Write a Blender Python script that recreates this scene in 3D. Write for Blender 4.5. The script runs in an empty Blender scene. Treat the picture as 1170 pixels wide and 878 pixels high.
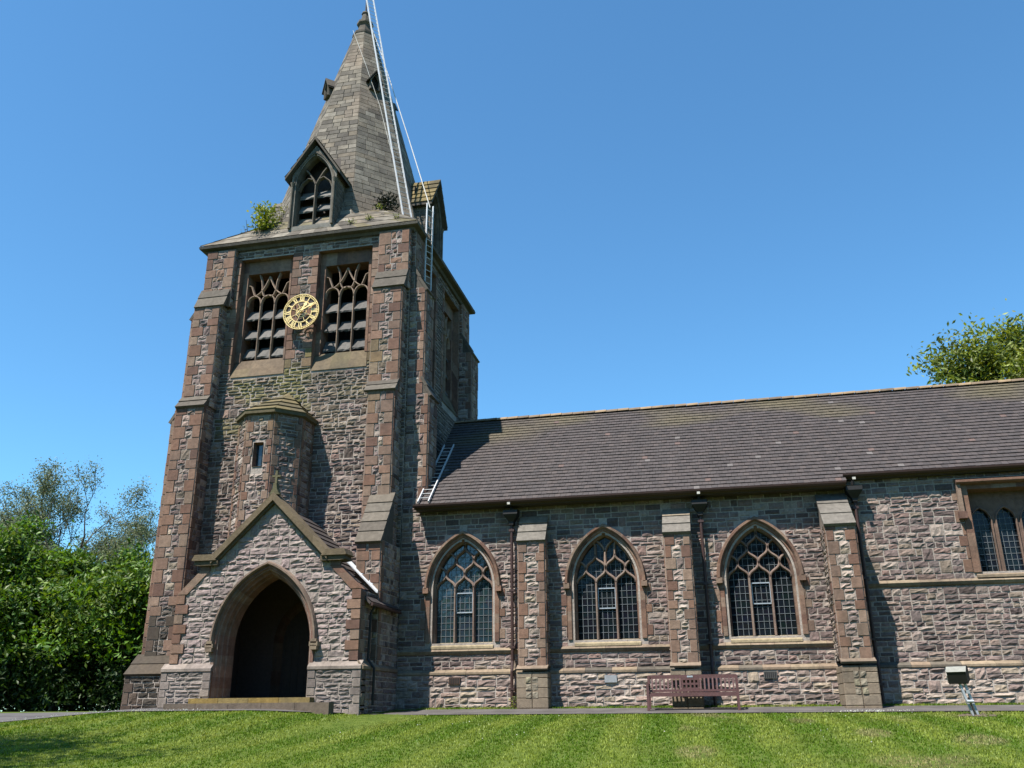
import bpy, math, random
from math import sin, cos, pi, radians, sqrt, acos, atan2
from mathutils import Vector, Matrix, noise
random.seed(7)
S = bpy.context.scene
COL = S.collection

# ------------------------------------------------------------------ camera
F_PX, PITCH, ROLL, AZ = 1030.0, radians(20.1), radians(-0.4), radians(-12.4)
fw = Vector((sin(AZ)*cos(PITCH), cos(AZ)*cos(PITCH), sin(PITCH)))
rt = Vector((cos(AZ), -sin(AZ), 0)); up = rt.cross(fw)
rt2 = rt*cos(ROLL) + up*sin(ROLL); up2 = -rt*sin(ROLL) + up*cos(ROLL)
cam_data = bpy.data.cameras.new('camera')
cam = bpy.data.objects.new('camera', cam_data); COL.objects.link(cam)
cam_data.sensor_fit = 'HORIZONTAL'; cam_data.sensor_width = 36.0
cam_data.lens = 36.0*F_PX/1170.0
cam_data.clip_start = 0.1; cam_data.clip_end = 3000
cam.matrix_world = Matrix((
    (rt2.x, up2.x, -fw.x, 0), (rt2.y, up2.y, -fw.y, 0), (rt2.z, up2.z, -fw.z, 0), (0, 0, 0, 1)))
S.camera = cam

# ------------------------------------------------------------------ light
SUN_EL = radians(60); LX, LY = 0.562, 0.827          # light travels towards +X, +Y
world = bpy.data.worlds.new('World'); S.world = world; world.use_nodes = True
wn = world.node_tree
bg = wn.nodes['Background']
sky = wn.nodes.new('ShaderNodeTexSky'); sky.sky_type = 'NISHITA'; sky.sun_disc = False
sky.sun_elevation = SUN_EL; sky.sun_rotation = atan2(-LX, -LY) % (2*pi)
sky.altitude = 0; sky.air_density = 1.0; sky.dust_density = 0.1; sky.ozone_density = 3.0
tint = wn.nodes.new('ShaderNodeMix'); tint.data_type = 'RGBA'; tint.blend_type = 'MULTIPLY'; tint.inputs['Factor'].default_value = 1
tint.inputs['B'].default_value = (0.68, 1.13, 1.27, 1)          # deep clear blue of a dry May sky
wn.links.new(sky.outputs[0], tint.inputs['A']); wn.links.new(tint.outputs['Result'], bg.inputs[0]); bg.inputs[1].default_value = 0.077
sun_d = bpy.data.lights.new('sun', 'SUN'); sun_d.energy = 5.0; sun_d.angle = radians(0.5); sun_d.color = (1.0, 0.94, 0.85)
sun = bpy.data.objects.new('sun', sun_d); COL.objects.link(sun)
sun.rotation_euler = Vector((LX*cos(SUN_EL), LY*cos(SUN_EL), -sin(SUN_EL))).to_track_quat('-Z', 'Y').to_euler()
sun.location = (-20, -30, 50)
S.view_settings.view_transform = 'Standard'; S.view_settings.look = 'None'
S.view_settings.gamma = 1.0; S.view_settings.use_curve_mapping = False
S.view_settings.exposure = 1.2
S.render.engine = 'CYCLES'
S.cycles.max_bounces = 6; S.cycles.diffuse_bounces = 2; S.cycles.transparent_max_bounces = 8

# ------------------------------------------------------------------ materials
KA = 0.715            # one scale for every base colour: keeps them at real-world values for this exposure
def new_mat(name):
    m = bpy.data.materials.new(name); m.use_nodes = True
    return m, m.node_tree, m.node_tree.nodes['Principled BSDF']
def N(t, kind, **kw):
    n = t.nodes.new(kind)
    for k, v in kw.items(): setattr(n, k, v)
    return n
def col_mat(name, rough=0.9, scale=9.0, amount=0.35, bump=0.35, bscale=28.0, spec=0.2, metallic=0.0, grime=0.0):
    """Base colour from the stones' own colour attribute, varied by noise, with fine bump."""
    m, t, p = new_mat(name)
    at = N(t, 'ShaderNodeAttribute', attribute_name='col')
    tc = N(t, 'ShaderNodeTexCoord')
    nz = N(t, 'ShaderNodeTexNoise'); nz.inputs['Scale'].default_value = scale; nz.inputs['Detail'].default_value = 6; nz.inputs['Roughness'].default_value = 0.65
    t.links.new(tc.outputs['Object'], nz.inputs['Vector'])
    mr = N(t, 'ShaderNodeMapRange'); mr.inputs['From Min'].default_value = 0.25; mr.inputs['From Max'].default_value = 0.75
    mr.inputs['To Min'].default_value = 1-amount; mr.inputs['To Max'].default_value = 1+amount
    t.links.new(nz.outputs['Fac'], mr.inputs['Value'])
    mx = N(t, 'ShaderNodeMix', data_type='RGBA', blend_type='MULTIPLY'); mx.inputs['Factor'].default_value = 1
    t.links.new(at.outputs['Color'], mx.inputs['A']); t.links.new(mr.outputs[0], mx.inputs['B'])
    last = mx.outputs['Result']
    if grime:
        n2 = N(t, 'ShaderNodeTexNoise'); n2.inputs['Scale'].default_value = 0.55; n2.inputs['Detail'].default_value = 8; n2.inputs['Roughness'].default_value = 0.7
        t.links.new(tc.outputs['Object'], n2.inputs['Vector'])
        r2 = N(t, 'ShaderNodeMapRange'); r2.inputs['From Min'].default_value = 0.5; r2.inputs['From Max'].default_value = 0.72
        r2.inputs['To Min'].default_value = 0.0; r2.inputs['To Max'].default_value = grime
        t.links.new(n2.outputs['Fac'], r2.inputs['Value'])
        m2 = N(t, 'ShaderNodeMix', data_type='RGBA'); m2.inputs['B'].default_value = (0.0465, 0.0400, 0.0357, 1)
        t.links.new(r2.outputs[0], m2.inputs['Factor']); t.links.new(last, m2.inputs['A']); last = m2.outputs['Result']
        mp = N(t, 'ShaderNodeMapping'); mp.inputs['Scale'].default_value = (1.7, 1.7, 0.22)      # rain streaks
        n4 = N(t, 'ShaderNodeTexNoise'); n4.inputs['Scale'].default_value = 1.3; n4.inputs['Detail'].default_value = 7; n4.inputs['Roughness'].default_value = 0.7
        t.links.new(tc.outputs['Object'], mp.inputs[0]); t.links.new(mp.outputs[0], n4.inputs['Vector'])
        r4 = N(t, 'ShaderNodeMapRange'); r4.inputs['From Min'].default_value = 0.54; r4.inputs['From Max'].default_value = 0.75; r4.inputs['To Max'].default_value = grime
        t.links.new(n4.outputs['Fac'], r4.inputs['Value'])
        m4 = N(t, 'ShaderNodeMix', data_type='RGBA'); m4.inputs['B'].default_value = (0.0608, 0.0558, 0.0443, 1)
        t.links.new(r4.outputs[0], m4.inputs['Factor']); t.links.new(last, m4.inputs['A']); last = m4.outputs['Result']
    t.links.new(last, p.inputs['Base Color'])
    p.inputs['Roughness'].default_value = rough; p.inputs['Specular IOR Level'].default_value = spec; p.inputs['Metallic'].default_value = metallic
    if bump:
        n3 = N(t, 'ShaderNodeTexNoise'); n3.inputs['Scale'].default_value = bscale; n3.inputs['Detail'].default_value = 5
        t.links.new(tc.outputs['Object'], n3.inputs['Vector'])
        bp = N(t, 'ShaderNodeBump'); bp.inputs['Strength'].default_value = bump; bp.inputs['Distance'].default_value = 0.02
        t.links.new(n3.outputs['Fac'], bp.inputs['Height']); t.links.new(bp.outputs[0], p.inputs['Normal'])
    return m
def plain(name, col, rough=0.6, metallic=0.0, spec=0.4, noise_amt=0.2, scale=12.0):
    m, t, p = new_mat(name)
    tc = N(t, 'ShaderNodeTexCoord')
    nz = N(t, 'ShaderNodeTexNoise'); nz.inputs['Scale'].default_value = scale; nz.inputs['Detail'].default_value = 5
    t.links.new(tc.outputs['Object'], nz.inputs['Vector'])
    mr = N(t, 'ShaderNodeMapRange'); mr.inputs['From Min'].default_value = .25; mr.inputs['From Max'].default_value = .75
    mr.inputs['To Min'].default_value = 1-noise_amt; mr.inputs['To Max'].default_value = 1+noise_amt
    t.links.new(nz.outputs['Fac'], mr.inputs['Value'])
    mx = N(t, 'ShaderNodeMix', data_type='RGBA', blend_type='MULTIPLY'); mx.inputs['Factor'].default_value = 1
    mx.inputs['A'].default_value = (col[0]*KA, col[1]*KA, col[2]*KA, 1) if metallic < .5 else (*col, 1); t.links.new(mr.outputs[0], mx.inputs['B'])
    t.links.new(mx.outputs['Result'], p.inputs['Base Color'])
    p.inputs['Roughness'].default_value = rough; p.inputs['Metallic'].default_value = metallic; p.inputs['Specular IOR Level'].default_value = spec
    return m
def leaf_mat(name):
    m, t, p = new_mat(name)
    out = t.nodes['Material Output']
    at = N(t, 'ShaderNodeAttribute', attribute_name='col')
    tr = N(t, 'ShaderNodeBsdfTranslucent')
    hs = N(t, 'ShaderNodeHueSaturation'); hs.inputs['Hue'].default_value = 0.485; hs.inputs['Saturation'].default_value = 1.1; hs.inputs['Value'].default_value = 1.25
    t.links.new(at.outputs['Color'], hs.inputs['Color']); t.links.new(hs.outputs[0], tr.inputs['Color'])
    t.links.new(at.outputs['Color'], p.inputs['Base Color']); p.inputs['Roughness'].default_value = 0.5; p.inputs['Specular IOR Level'].default_value = 0.3
    mx = N(t, 'ShaderNodeMixShader'); mx.inputs[0].default_value = 0.33
    t.links.new(p.outputs[0], mx.inputs[1]); t.links.new(tr.outputs[0], mx.inputs[2]); t.links.new(mx.outputs[0], out.inputs['Surface'])
    return m
M = {}
M['stone'] = col_mat('rubble_stone', 0.92, 13, 0.36, 0.6, 24, 0.12, grime=0.5)
M['dressed'] = col_mat('dressed_sandstone', 0.88, 8, 0.30, 0.45, 30, 0.12, grime=0.6)
M['spire'] = col_mat('spire_stone', 0.9, 2.6, 0.42, 0.45, 30, 0.12, grime=0.4)
M['tile'] = col_mat('roof_tile', 0.75, 5, 0.25, 0.25, 40, 0.3)
M['slate'] = col_mat('louvre_slate', 0.8, 8, 0.3, 0.3, 30, 0.3)
M['leaf'] = leaf_mat('leaf')
M['grass_blade'] = leaf_mat('grass_blade')
M['bark'] = plain('bark', (0.10, 0.075, 0.055), 0.95, noise_amt=0.4)
M['iron'] = plain('painted_iron', (0.055, 0.028, 0.024), 0.5)
M['black'] = plain('black_iron', (0.012, 0.011, 0.011), 0.6)
M['soffit'] = plain('soffit_timber', (0.06, 0.045, 0.03), 0.8)
M['alu'] = plain('aluminium', (0.66, 0.67, 0.68), 0.5, 0.2, 0.5, 0.15)
M['zinc'] = plain('galvanised_steel', (0.42, 0.45, 0.48), 0.45, 0.6, 0.5, 0.2)
M['lead'] = plain('lead_flashing', (0.52, 0.54, 0.56), 0.5, 0.2)
M['came'] = plain('lead_came', (0.20, 0.225, 0.245), 0.6)
M['white'] = plain('white_paint', (0.55, 0.53, 0.47), 0.5)
M['gold'] = plain('gilding', (0.80, 0.58, 0.24), 0.42, 0.7, 0.5, 0.08)
M['numeral_shade'] = plain('numeral_shade_tone', (0.05, 0.034, 0.026), 0.7)  # dark tone standing in for the shadows between the clock numerals
M['wood'] = plain('stained_wood', (0.11, 0.052, 0.050), 0.6, noise_amt=0.3, scale=20)
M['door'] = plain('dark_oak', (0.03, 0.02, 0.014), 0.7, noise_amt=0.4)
M['porch_shade'] = plain('porch_shade_tone', (0.075, 0.055, 0.05), 0.9)  # dark tone painted in for the shade inside the porch
M['rope'] = plain('rope', (0.55, 0.54, 0.50), 0.8)
M['vent'] = plain('terracotta', (0.09, 0.05, 0.035), 0.8)
M['plaque'] = plain('grey_plaque', (0.30, 0.32, 0.34), 0.5)
M['ironvent'] = plain('grey_iron', (0.10, 0.10, 0.095), 0.7)
M['palelid'] = plain('pale_metal', (0.22, 0.225, 0.20), 0.6)  # pale tone of the housing's sloped top and left side
M['petal'] = plain('petal', (0.8, 0.8, 0.74), 0.6)
M['lampglass'] = plain('lamp_glass', (0.012, 0.012, 0.014), 0.12, 0, 0.6)
def glass_mat(name, base, spec, seed):
    m, t, p = new_mat(name)
    tc = N(t, 'ShaderNodeTexCoord'); mp = N(t, 'ShaderNodeMapping'); mp.inputs['Location'].default_value = (seed, seed*.7, 0)
    br = N(t, 'ShaderNodeTexVoronoi'); br.inputs['Scale'].default_value = 5
    t.links.new(tc.outputs['Object'], mp.inputs[0]); t.links.new(mp.outputs[0], br.inputs['Vector'])
    mx = N(t, 'ShaderNodeMix', data_type='RGBA', blend_type='MULTIPLY'); mx.inputs['Factor'].default_value = .3
    mx.inputs['A'].default_value = (*base, 1); t.links.new(br.outputs['Color'], mx.inputs['B'])
    t.links.new(mx.outputs['Result'], p.inputs['Base Color'])
    p.inputs['Roughness'].default_value = 0.06; p.inputs['Specular IOR Level'].default_value = spec
    nz = N(t, 'ShaderNodeTexNoise'); nz.inputs['Scale'].default_value = 4
    t.links.new(mp.outputs[0], nz.inputs['Vector'])
    bp = N(t, 'ShaderNodeBump'); bp.inputs['Strength'].default_value = 0.25; bp.inputs['Distance'].default_value = 0.02
    t.links.new(nz.outputs['Fac'], bp.inputs['Height']); t.links.new(bp.outputs[0], p.inputs['Normal'])
    return m
M['glass'] = glass_mat('dark_leaded_glass', (0.008, 0.011, 0.015), 0.2, 1)
M['glass_bright'] = glass_mat('sky_reflecting_glass', (0.02, 0.035, 0.045), 0.6, 4)
M['glass_bright'].node_tree.nodes['Principled BSDF'].inputs['IOR'].default_value = 1.6

# ------------------------------------------------------------------ object helpers
def tag(o, label=None, cat=None, group=None, kind=None):
    if label: o['label'] = label
    if cat: o['category'] = cat
    if group: o['group'] = group
    if kind: o['kind'] = kind
    return o
def empty(name, loc=(0, 0, 0)):
    o = bpy.data.objects.new(name, None); COL.objects.link(o); o.location = loc; o.empty_display_size = 0.3
    return o
class MB:
    """Collects faces with a colour each and links them as one mesh object."""
    def __init__(s): s.v = []; s.f = []; s.c = []; s.mi = None
    def merge(s, o):
        """take over another builder's faces; they get the mesh's second material"""
        k = len(s.v); s.mi = (s.mi or [0]*len(s.f)) + [1]*len(o.f)
        s.v += o.v; s.f += [tuple(i+k for i in f) for f in o.f]; s.c += o.c
        return s
    def face(s, pts, col=(.5, .5, .5)):
        i = len(s.v); s.v += [tuple(p) for p in pts]; s.f.append(tuple(range(i, i+len(pts)))); s.c.append(col)
    def grid(s, rows, col, close=False):
        """rows: list of equal-length point rows."""
        i = len(s.v); n = len(rows[0])
        for r in rows: s.v += [tuple(p) for p in r]
        for a in range(len(rows)-1):
            for b in range(n if close else n-1):
                b2 = (b+1) % n
                s.f.append((i+a*n+b, i+a*n+b2, i+(a+1)*n+b2, i+(a+1)*n+b))
                s.c.append(col[a] if isinstance(col, list) else col)
    def box(s, x0, x1, y0, y1, z0, z1, col=(.5, .5, .5), M4=None):
        P = [Vector(p) for p in ((x0,y0,z0),(x1,y0,z0),(x1,y1,z0),(x0,y1,z0),(x0,y0,z1),(x1,y0,z1),(x1,y1,z1),(x0,y1,z1))]
        if M4 is not None: P = [M4 @ p for p in P]
        i = len(s.v); s.v += [tuple(p) for p in P]
        for q in ((0,3,2,1),(4,5,6,7),(0,1,5,4),(1,2,6,5),(2,3,7,6),(3,0,4,7)):
            s.f.append(tuple(i+k for k in q)); s.c.append(col)
    def tube(s, pts, radii, n=8, col=(.5, .5, .5), caps=True):
        pts = [Vector(p) for p in pts]
        if not isinstance(radii, (list, tuple)): radii = [radii]*len(pts)
        rows = []; ref = None
        for k, p in enumerate(pts):
            d = (pts[min(k+1, len(pts)-1)] - pts[max(k-1, 0)]).normalized()
            if ref is None or abs(ref.dot(d)) > .95: ref = Vector((1, 0, 0)) if abs(d.x) < .8 else Vector((0, 1, 0))
            a = d.cross(ref).normalized(); b = d.cross(a)
            rows.append([p + (a*cos(2*pi*q/n) + b*sin(2*pi*q/n))*radii[k] for q in range(n)])
        s.grid(rows, col, True)
        if caps: s.face(rows[0], col); s.face(rows[-1][::-1], col)
    def prism(s, poly, y0, y1, col, axes='xz'):
        """poly in the XZ plane (or (y,z) for axes yz) extruded."""
        def P(a, b, w): return (a, w, b) if axes == 'xz' else (w, a, b)
        n = len(poly)
        s.face([P(a, b, y0) for a, b in poly], col); s.face([P(a, b, y1) for a, b in poly][::-1], col)
        for k in range(n):
            a, b = poly[k], poly[(k+1) % n]
            s.face([P(*a, y0), P(*a, y1), P(*b, y1), P(*b, y0)], col)
    def build(s, name, mat, parent=None, smooth=False, shift=None):
        me = bpy.data.meshes.new(name)
        me.from_pydata(s.v, [], s.f); me.materials.append(mat)
        if s.mi: me.materials.append(M['dressed']); me.polygons.foreach_set('material_index', s.mi)
        ca = me.color_attributes.new('col', 'FLOAT_COLOR', 'CORNER')
        buf = []
        for f, c in zip(s.f, s.c):
            buf += [c[0]*KA, c[1]*KA, c[2]*KA, 1.0]*len(f)
        ca.data.foreach_set('color', buf)
        if smooth: me.polygons.foreach_set('use_smooth', [True]*len(me.polygons))
        me.update()
        o = bpy.data.objects.new(name, me); COL.objects.link(o)
        if parent is not None: o.parent = parent
        return o
class Frame:
    def __init__(s, o, u, n):
        s.o = Vector(o); s.u = Vector(u); s.w = Vector(n); s.v = Vector((0, 0, 1))
    def p(s, u, v, w=0.0): return s.o + s.u*u + s.v*v + s.w*w
class DialFrame:
    """scales a dial drawn at radius .74 about (0, cz)"""
    def __init__(s, fr, cz, k): s.fr, s.cz, s.k = fr, cz, k
    def p(s, u, v, w=0.0): return s.fr.p(u*s.k, s.cz+(v-s.cz)*s.k, w)
def south(y, x=0): return Frame((x, y, 0), (1, 0, 0), (0, -1, 0))
def east(x, y=0): return Frame((x, y, 0), (0, 1, 0), (1, 0, 0))
def north(y, x=0): return Frame((x, y, 0), (-1, 0, 0), (0, 1, 0))
def west(x, y=0): return Frame((x, y, 0), (0, -1, 0), (-1, 0, 0))
def dim(P, k): return [(c[0]*k*1.04, c[1]*k*.97, c[2]*k*.90) for c in P]
RUB = dim([(.262,.205,.205), (.30,.243,.238), (.215,.172,.174), (.37,.315,.30), (.178,.143,.145), (.258,.21,.212), (.14,.114,.116), (.315,.255,.232), (.228,.195,.20), (.42,.37,.345), (.30,.222,.21), (.27,.232,.20)], .80)
RUBL = dim([(.38,.315,.295), (.42,.365,.335), (.32,.262,.25), (.44,.385,.35), (.27,.218,.21), (.38,.30,.275), (.23,.193,.188), (.47,.42,.39), (.37,.325,.27)], .86)
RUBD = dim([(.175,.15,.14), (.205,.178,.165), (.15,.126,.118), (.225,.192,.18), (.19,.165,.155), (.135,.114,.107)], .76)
DRS = dim([(.275,.178,.138), (.25,.155,.12), (.30,.205,.162), (.265,.185,.15), (.215,.135,.11), (.32,.24,.195), (.285,.188,.148), (.235,.17,.142), (.185,.118,.10), (.285,.22,.18)], .80)
DRB = dim([(.30,.25,.19), (.27,.225,.175), (.32,.27,.205), (.25,.205,.165), (.29,.235,.185)], .85)
GRY = dim([(.20,.19,.17), (.23,.215,.19), (.17,.16,.145), (.25,.23,.20)], .62)
SPI = dim([(.235,.225,.205), (.28,.268,.24), (.20,.19,.172), (.31,.295,.26), (.26,.245,.22), (.17,.163,.152), (.29,.262,.22), (.37,.355,.32), (.34,.32,.28)], .62)
MOR = (.40,.35,.31)
MOD = (.22,.165,.14)
R = random.uniform
def mixc(a, b, k): return tuple(a[i]*(1-k)+b[i]*k for i in range(3))
def pick(P, j=.10):
    c = random.choice(P); k = 1+R(-j, j); return (c[0]*k, c[1]*k, c[2]*k)
def moss(c, x, y, z):
    """algae and soot patches with a shape of their own"""
    if 8.5 < z < 12.4 and -17 < x < -10.5 and y < 28.3:
        k = (noise.noise((x*.8, z*1.3, 3.1))+.35) * min(1, max(0, (z-8.5)/2.2)) * (1.0 if x < -13.6 else .55)
        if k > 0: c = mixc(c, (.17, .16, .055), min(.75, k*1.3))
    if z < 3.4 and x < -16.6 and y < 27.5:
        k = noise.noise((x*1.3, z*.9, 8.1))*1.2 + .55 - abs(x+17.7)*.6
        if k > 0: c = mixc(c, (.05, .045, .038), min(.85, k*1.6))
    return c

# ------------------------------------------------------------------ stone blocks
def block(mb, q, n, depth, rough, col, bev=.014, nu=4, nv=3):
    """q: corners (bl, br, tr, tl) on the wall plane, n outward: a rock-faced stone."""
    bl, br, tr, tl = q
    if rough <= 0.004: nu = nv = 1
    wid = ((br-bl).length + (tr-tl).length)/2; hei = ((tl-bl).length + (tr-br).length)/2
    if wid < .03 or hei < .03: return
    nu = max(1, min(nu, int(wid/.07))) if rough > .004 else 1
    def P(a, b, w): return bl.lerp(br, a).lerp(tl.lerp(tr, a), b) + n*w
    ea, eb = min(.3, bev/wid), min(.3, bev/hei)
    A = [ea + (1-2*ea)*i/nu for i in range(nu+1)]; B = [eb + (1-2*eb)*j/nv for j in range(nv+1)]
    i0 = len(mb.v); ta, tb = R(-1, 1)*rough, R(-1.2, 1.5)*rough
    for j, b in enumerate(B):
        for i, a in enumerate(A):
            edge = i in (0, nu) or j in (0, nv)
            w = max(.003, depth + (R(-.35, .45)*rough if edge else R(-.1, 1.35)*rough) + ta*(a-.5) + tb*(.5-b)) if rough > .004 else depth
            if not edge: a += R(-.03, .03); b += R(-.08, .08)
            mb.v.append(tuple(P(a, b, w)))
    W = nu+1
    for j in range(nv):
        for i in range(nu):
            k = i0+j*W+i
            mb.f.append((k, k+1, k+1+W, k+W)); mb.c.append(col)
    i1 = len(mb.v)
    loop = [j*0+i for i in range(W)] + [j*W+nu for j in range(1, nv+1)] + [nv*W+i for i in range(nu-1, -1, -1)] + [j*W for j in range(nv-1, 0, -1)]
    for k in loop:
        i, j = k % W, k//W
        mb.v.append(tuple(P(i/nu, j/nv, -.02)))
    L = len(loop)
    for k in range(L):
        k2 = (k+1) % L
        mb.f.append((i1+k, i1+k2, i0+loop[k2], i0+loop[k])); mb.c.append(col)

class Arch:
    """pointed opening: half width a about cx, from sill v0 to springing vs, arc radius r (centres r-a beyond the middle)"""
    def __init__(s, cx, a, v0, vs, r): s.cx, s.a, s.v0, s.vs, s.r = cx, a, v0, vs, r
    def apex(s, d=0): c = s.r-s.a; return s.vs + sqrt(max(0, (s.r+d)**2 - c*c))
    def span(s, v, d=0):
        if v < s.v0-d*0 or v > s.apex(d): return None
        if v <= s.vs: h = s.a+d
        else: h = sqrt(max(0, (s.r+d)**2-(v-s.vs)**2)) - (s.r-s.a)
        return (s.cx-h, s.cx+h) if h > 0 else None
    def path(s, d, nj=1, na=14, jamb=True):
        """points (u, v) left sill to apex to right sill for offset d, plus a flag for arc segments"""
        c = s.r-s.a; th = acos(c/(s.r+d)); L = []
        if jamb:
            for k in range(nj): L.append((-(s.a+d), s.v0+(s.vs-s.v0)*k/nj))
        for k in range(na+1):
            t = th*k/na; L.append((c-(s.r+d)*cos(t), s.vs+(s.r+d)*sin(t)))
        Rr = [(-u, v) for u, v in L[::-1]][1:]
        return [(s.cx+u, v) for u, v in L+Rr]
class Rect:
    def __init__(s, u0, u1, v0, v1): s.u0, s.u1, s.v0, s.v1 = u0, u1, v0, v1; s.vs = v1
    def span(s, v, d=0): return (s.u0-d, s.u1+d) if s.v0-d <= v <= s.v1+d else None

def subtract(iv, cut):
    out = []
    for a, b in iv:
        if cut[1] <= a or cut[0] >= b: out.append((a, b)); continue
        if cut[0] > a: out.append((a, cut[0]))
        if cut[1] < b: out.append((cut[1], b))
    return out
def bands(v0, v1, lo=.24, hi=.38):
    L = [v0]
    while L[-1] < v1-.08:
        L.append(min(v1, L[-1]+R(lo, hi)))
        if v1-L[-1] < .16: L[-1] = v1
    return L
def wall(mb, db, fr, u0, u1, v0, v1, openings=(), ql=None, qr=None, pal=RUB, dpal=DRS, limits=None, lo=.24, hi=.38,
         rough=.019, hole=.1, quoin=(.2, .36), depth=.012, long=(.2, .52), jamb=True, mortar=MOR):
    """rubble faced wall: mortar backing into mb, rubble stones into mb, dressed quoins into db.
    openings: list of (shape, clear offset). limits(v) -> (ul, ur) trims the wall (gables)."""
    bl = bands(v0, v1, lo, hi)
    gap = .013
    def spans(v, extra):
        L = [(u0, u1)]
        if limits:
            a, b = limits(v); a = max(a, u0); b = min(b, u1)
            L = [(a, b)] if b > a else []
        for sh, off in openings:
            c = sh.span(v, off if extra else hole)
            if c: L = subtract(L, c)
        return L
    # mortar backing
    n = max(1, int((v1-v0)/.08)); pv = None
    for k in range(n):
        a, b = v0+(v1-v0)*k/n, v0+(v1-v0)*(k+1)/n
        A, B = spans(a+1e-4, 0), spans(b-1e-4, 0)
        if len(A) != len(B): A = B = spans((a+b)/2, 0)
        for (p, q), (r, s_) in zip(A, B):
            mb.face([fr.p(p, a), fr.p(q, a), fr.p(s_, b), fr.p(r, b)], mortar)
    def put(B, ua, ub, va, vb, rg, col, dep):
        if ub-ua < .05 or vb-va < .05: return
        gap = .013 if rg > .004 else .006
        q = [fr.p(ua+gap/2, va+gap/2), fr.p(ub-gap/2, va+gap/2), fr.p(ub-gap/2, vb-gap/2), fr.p(ua+gap/2, vb-gap/2)]
        c = q[0].lerp(q[2], .5)
        block(B, q, fr.w, dep, rg, moss(col, c.x, c.y, c.z))
    for k in range(len(bl)-1):
        va, vb = bl[k], bl[k+1]
        sp = None
        for v in (va+1e-3, (va+vb)/2, vb-1e-3):
            L = spans(v, 1)
            if sp is None: sp = L
            else:
                out = []
                for a, b in sp:
                    for c, d in L:
                        if min(b, d)-max(a, c) > .03: out.append((max(a, c), min(b, d)))
                sp = out
        for a, b in sp:
            aa, bb = a, b
            if ql and abs(a-u0) < 1e-3 or (ql and limits):
                w = ql[k % 2]*R(.9, 1.1); aa = min(b, a+w); put(db, a, aa, va, vb, .003, pick(dpal), R(.020, .036))
            if qr and (abs(b-u1) < 1e-3 or limits):
                w = qr[(k+1) % 2]*R(.9, 1.1)
                if b-w > aa: bb = b-w; put(db, bb, b, va, vb, .003, pick(dpal), R(.020, .036))
            if jamb:
                for sh, off in openings:
                    if vb <= sh.vs+.1 and va >= sh.v0-.05:
                        s = sh.span((va+vb)/2, off)
                        if s and abs(s[1]-a) < .02:
                            w = quoin[k % 2]; aa = min(b, a+w); put(db, a, aa, va, vb, .003, pick(dpal), R(.020, .036))
                        if s and abs(s[0]-b) < .02:
                            w = quoin[(k+1) % 2]; bb = max(aa, b-w); put(db, bb, b, va, vb, .003, pick(dpal), R(.020, .036))
            # rubble, in short runs with their own course heights
            u = aa
            while u < bb-.04:
                seg = min(bb-u, R(.7, 1.7))
                if bb-(u+seg) < .3: seg = bb-u
                H = vb-va; r = random.random()
                if r < .12 and H > .22:
                    w = min(seg, R(.22, .4)); put(mb, u, u+w, va, vb, rough*1.2, pick(pal), depth); u += w
                    if bb-u < .12: put(mb, u, bb, va, vb, rough, pick(pal), depth); u = bb
                    continue
                cuts = [va, va+H*R(.38, .62), vb] if H > .19 else [va, vb]
                for ca, cb in zip(cuts, cuts[1:]):
                    x = u
                    while x < u+seg-1e-4:
                        w = R(*long)
                        if u+seg-(x+w) < .14: w = u+seg-x
                        put(mb, x, x+w, ca, cb, rough*R(.7, 1.25), pick(pal), depth); x += w
                u += seg

def sweep(mb, fr, arch, prof, na=12, nj=6, jamb=True, pal=DRS, every=1):
    """moulding round an opening: prof = [(offset, w)...]"""
    paths = [arch.path(d, nj, na, jamb) for d, w in prof]
    n = len(paths[0]); col = pick(pal)
    for k in range(n-1):
        if k % every == 0: col = pick(pal)
        for j in range(len(prof)-1):
            a0 = fr.p(*paths[j][k], prof[j][1]); a1 = fr.p(*paths[j][k+1], prof[j][1])
            b0 = fr.p(*paths[j+1][k], prof[j+1][1]); b1 = fr.p(*paths[j+1][k+1], prof[j+1][1])
            mb.face([a0, b0, b1, a1], col)
def course(mb, fr, u0, u1, prof, pal=DRB, step=(.5, .9), ends=True, mitre=False):
    """horizontal moulding: prof = [(w, v)...], cut into stones"""
    u = u0
    while u < u1-1e-3:
        w = R(*step)
        if u1-(u+w) < .3: w = u1-u
        c = pick(pal); a, b = u, u+w-.006
        ma = -1 if mitre and a == u0 else 0; mb_ = 1 if mitre and u+w >= u1-1e-3 else 0
        for (w0, v0), (w1, v1) in zip(prof, prof[1:]):
            mb.face([fr.p(a+ma*w0, v0, w0), fr.p(b+mb_*w0, v0, w0), fr.p(b+mb_*w1, v1, w1), fr.p(a+ma*w1, v1, w1)], c)
        if ends and not mitre:
            mb.face([fr.p(a, v, w_) for w_, v in prof], c); mb.face([fr.p(b, v, w_) for w_, v in prof][::-1], c)
        u += w
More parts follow.
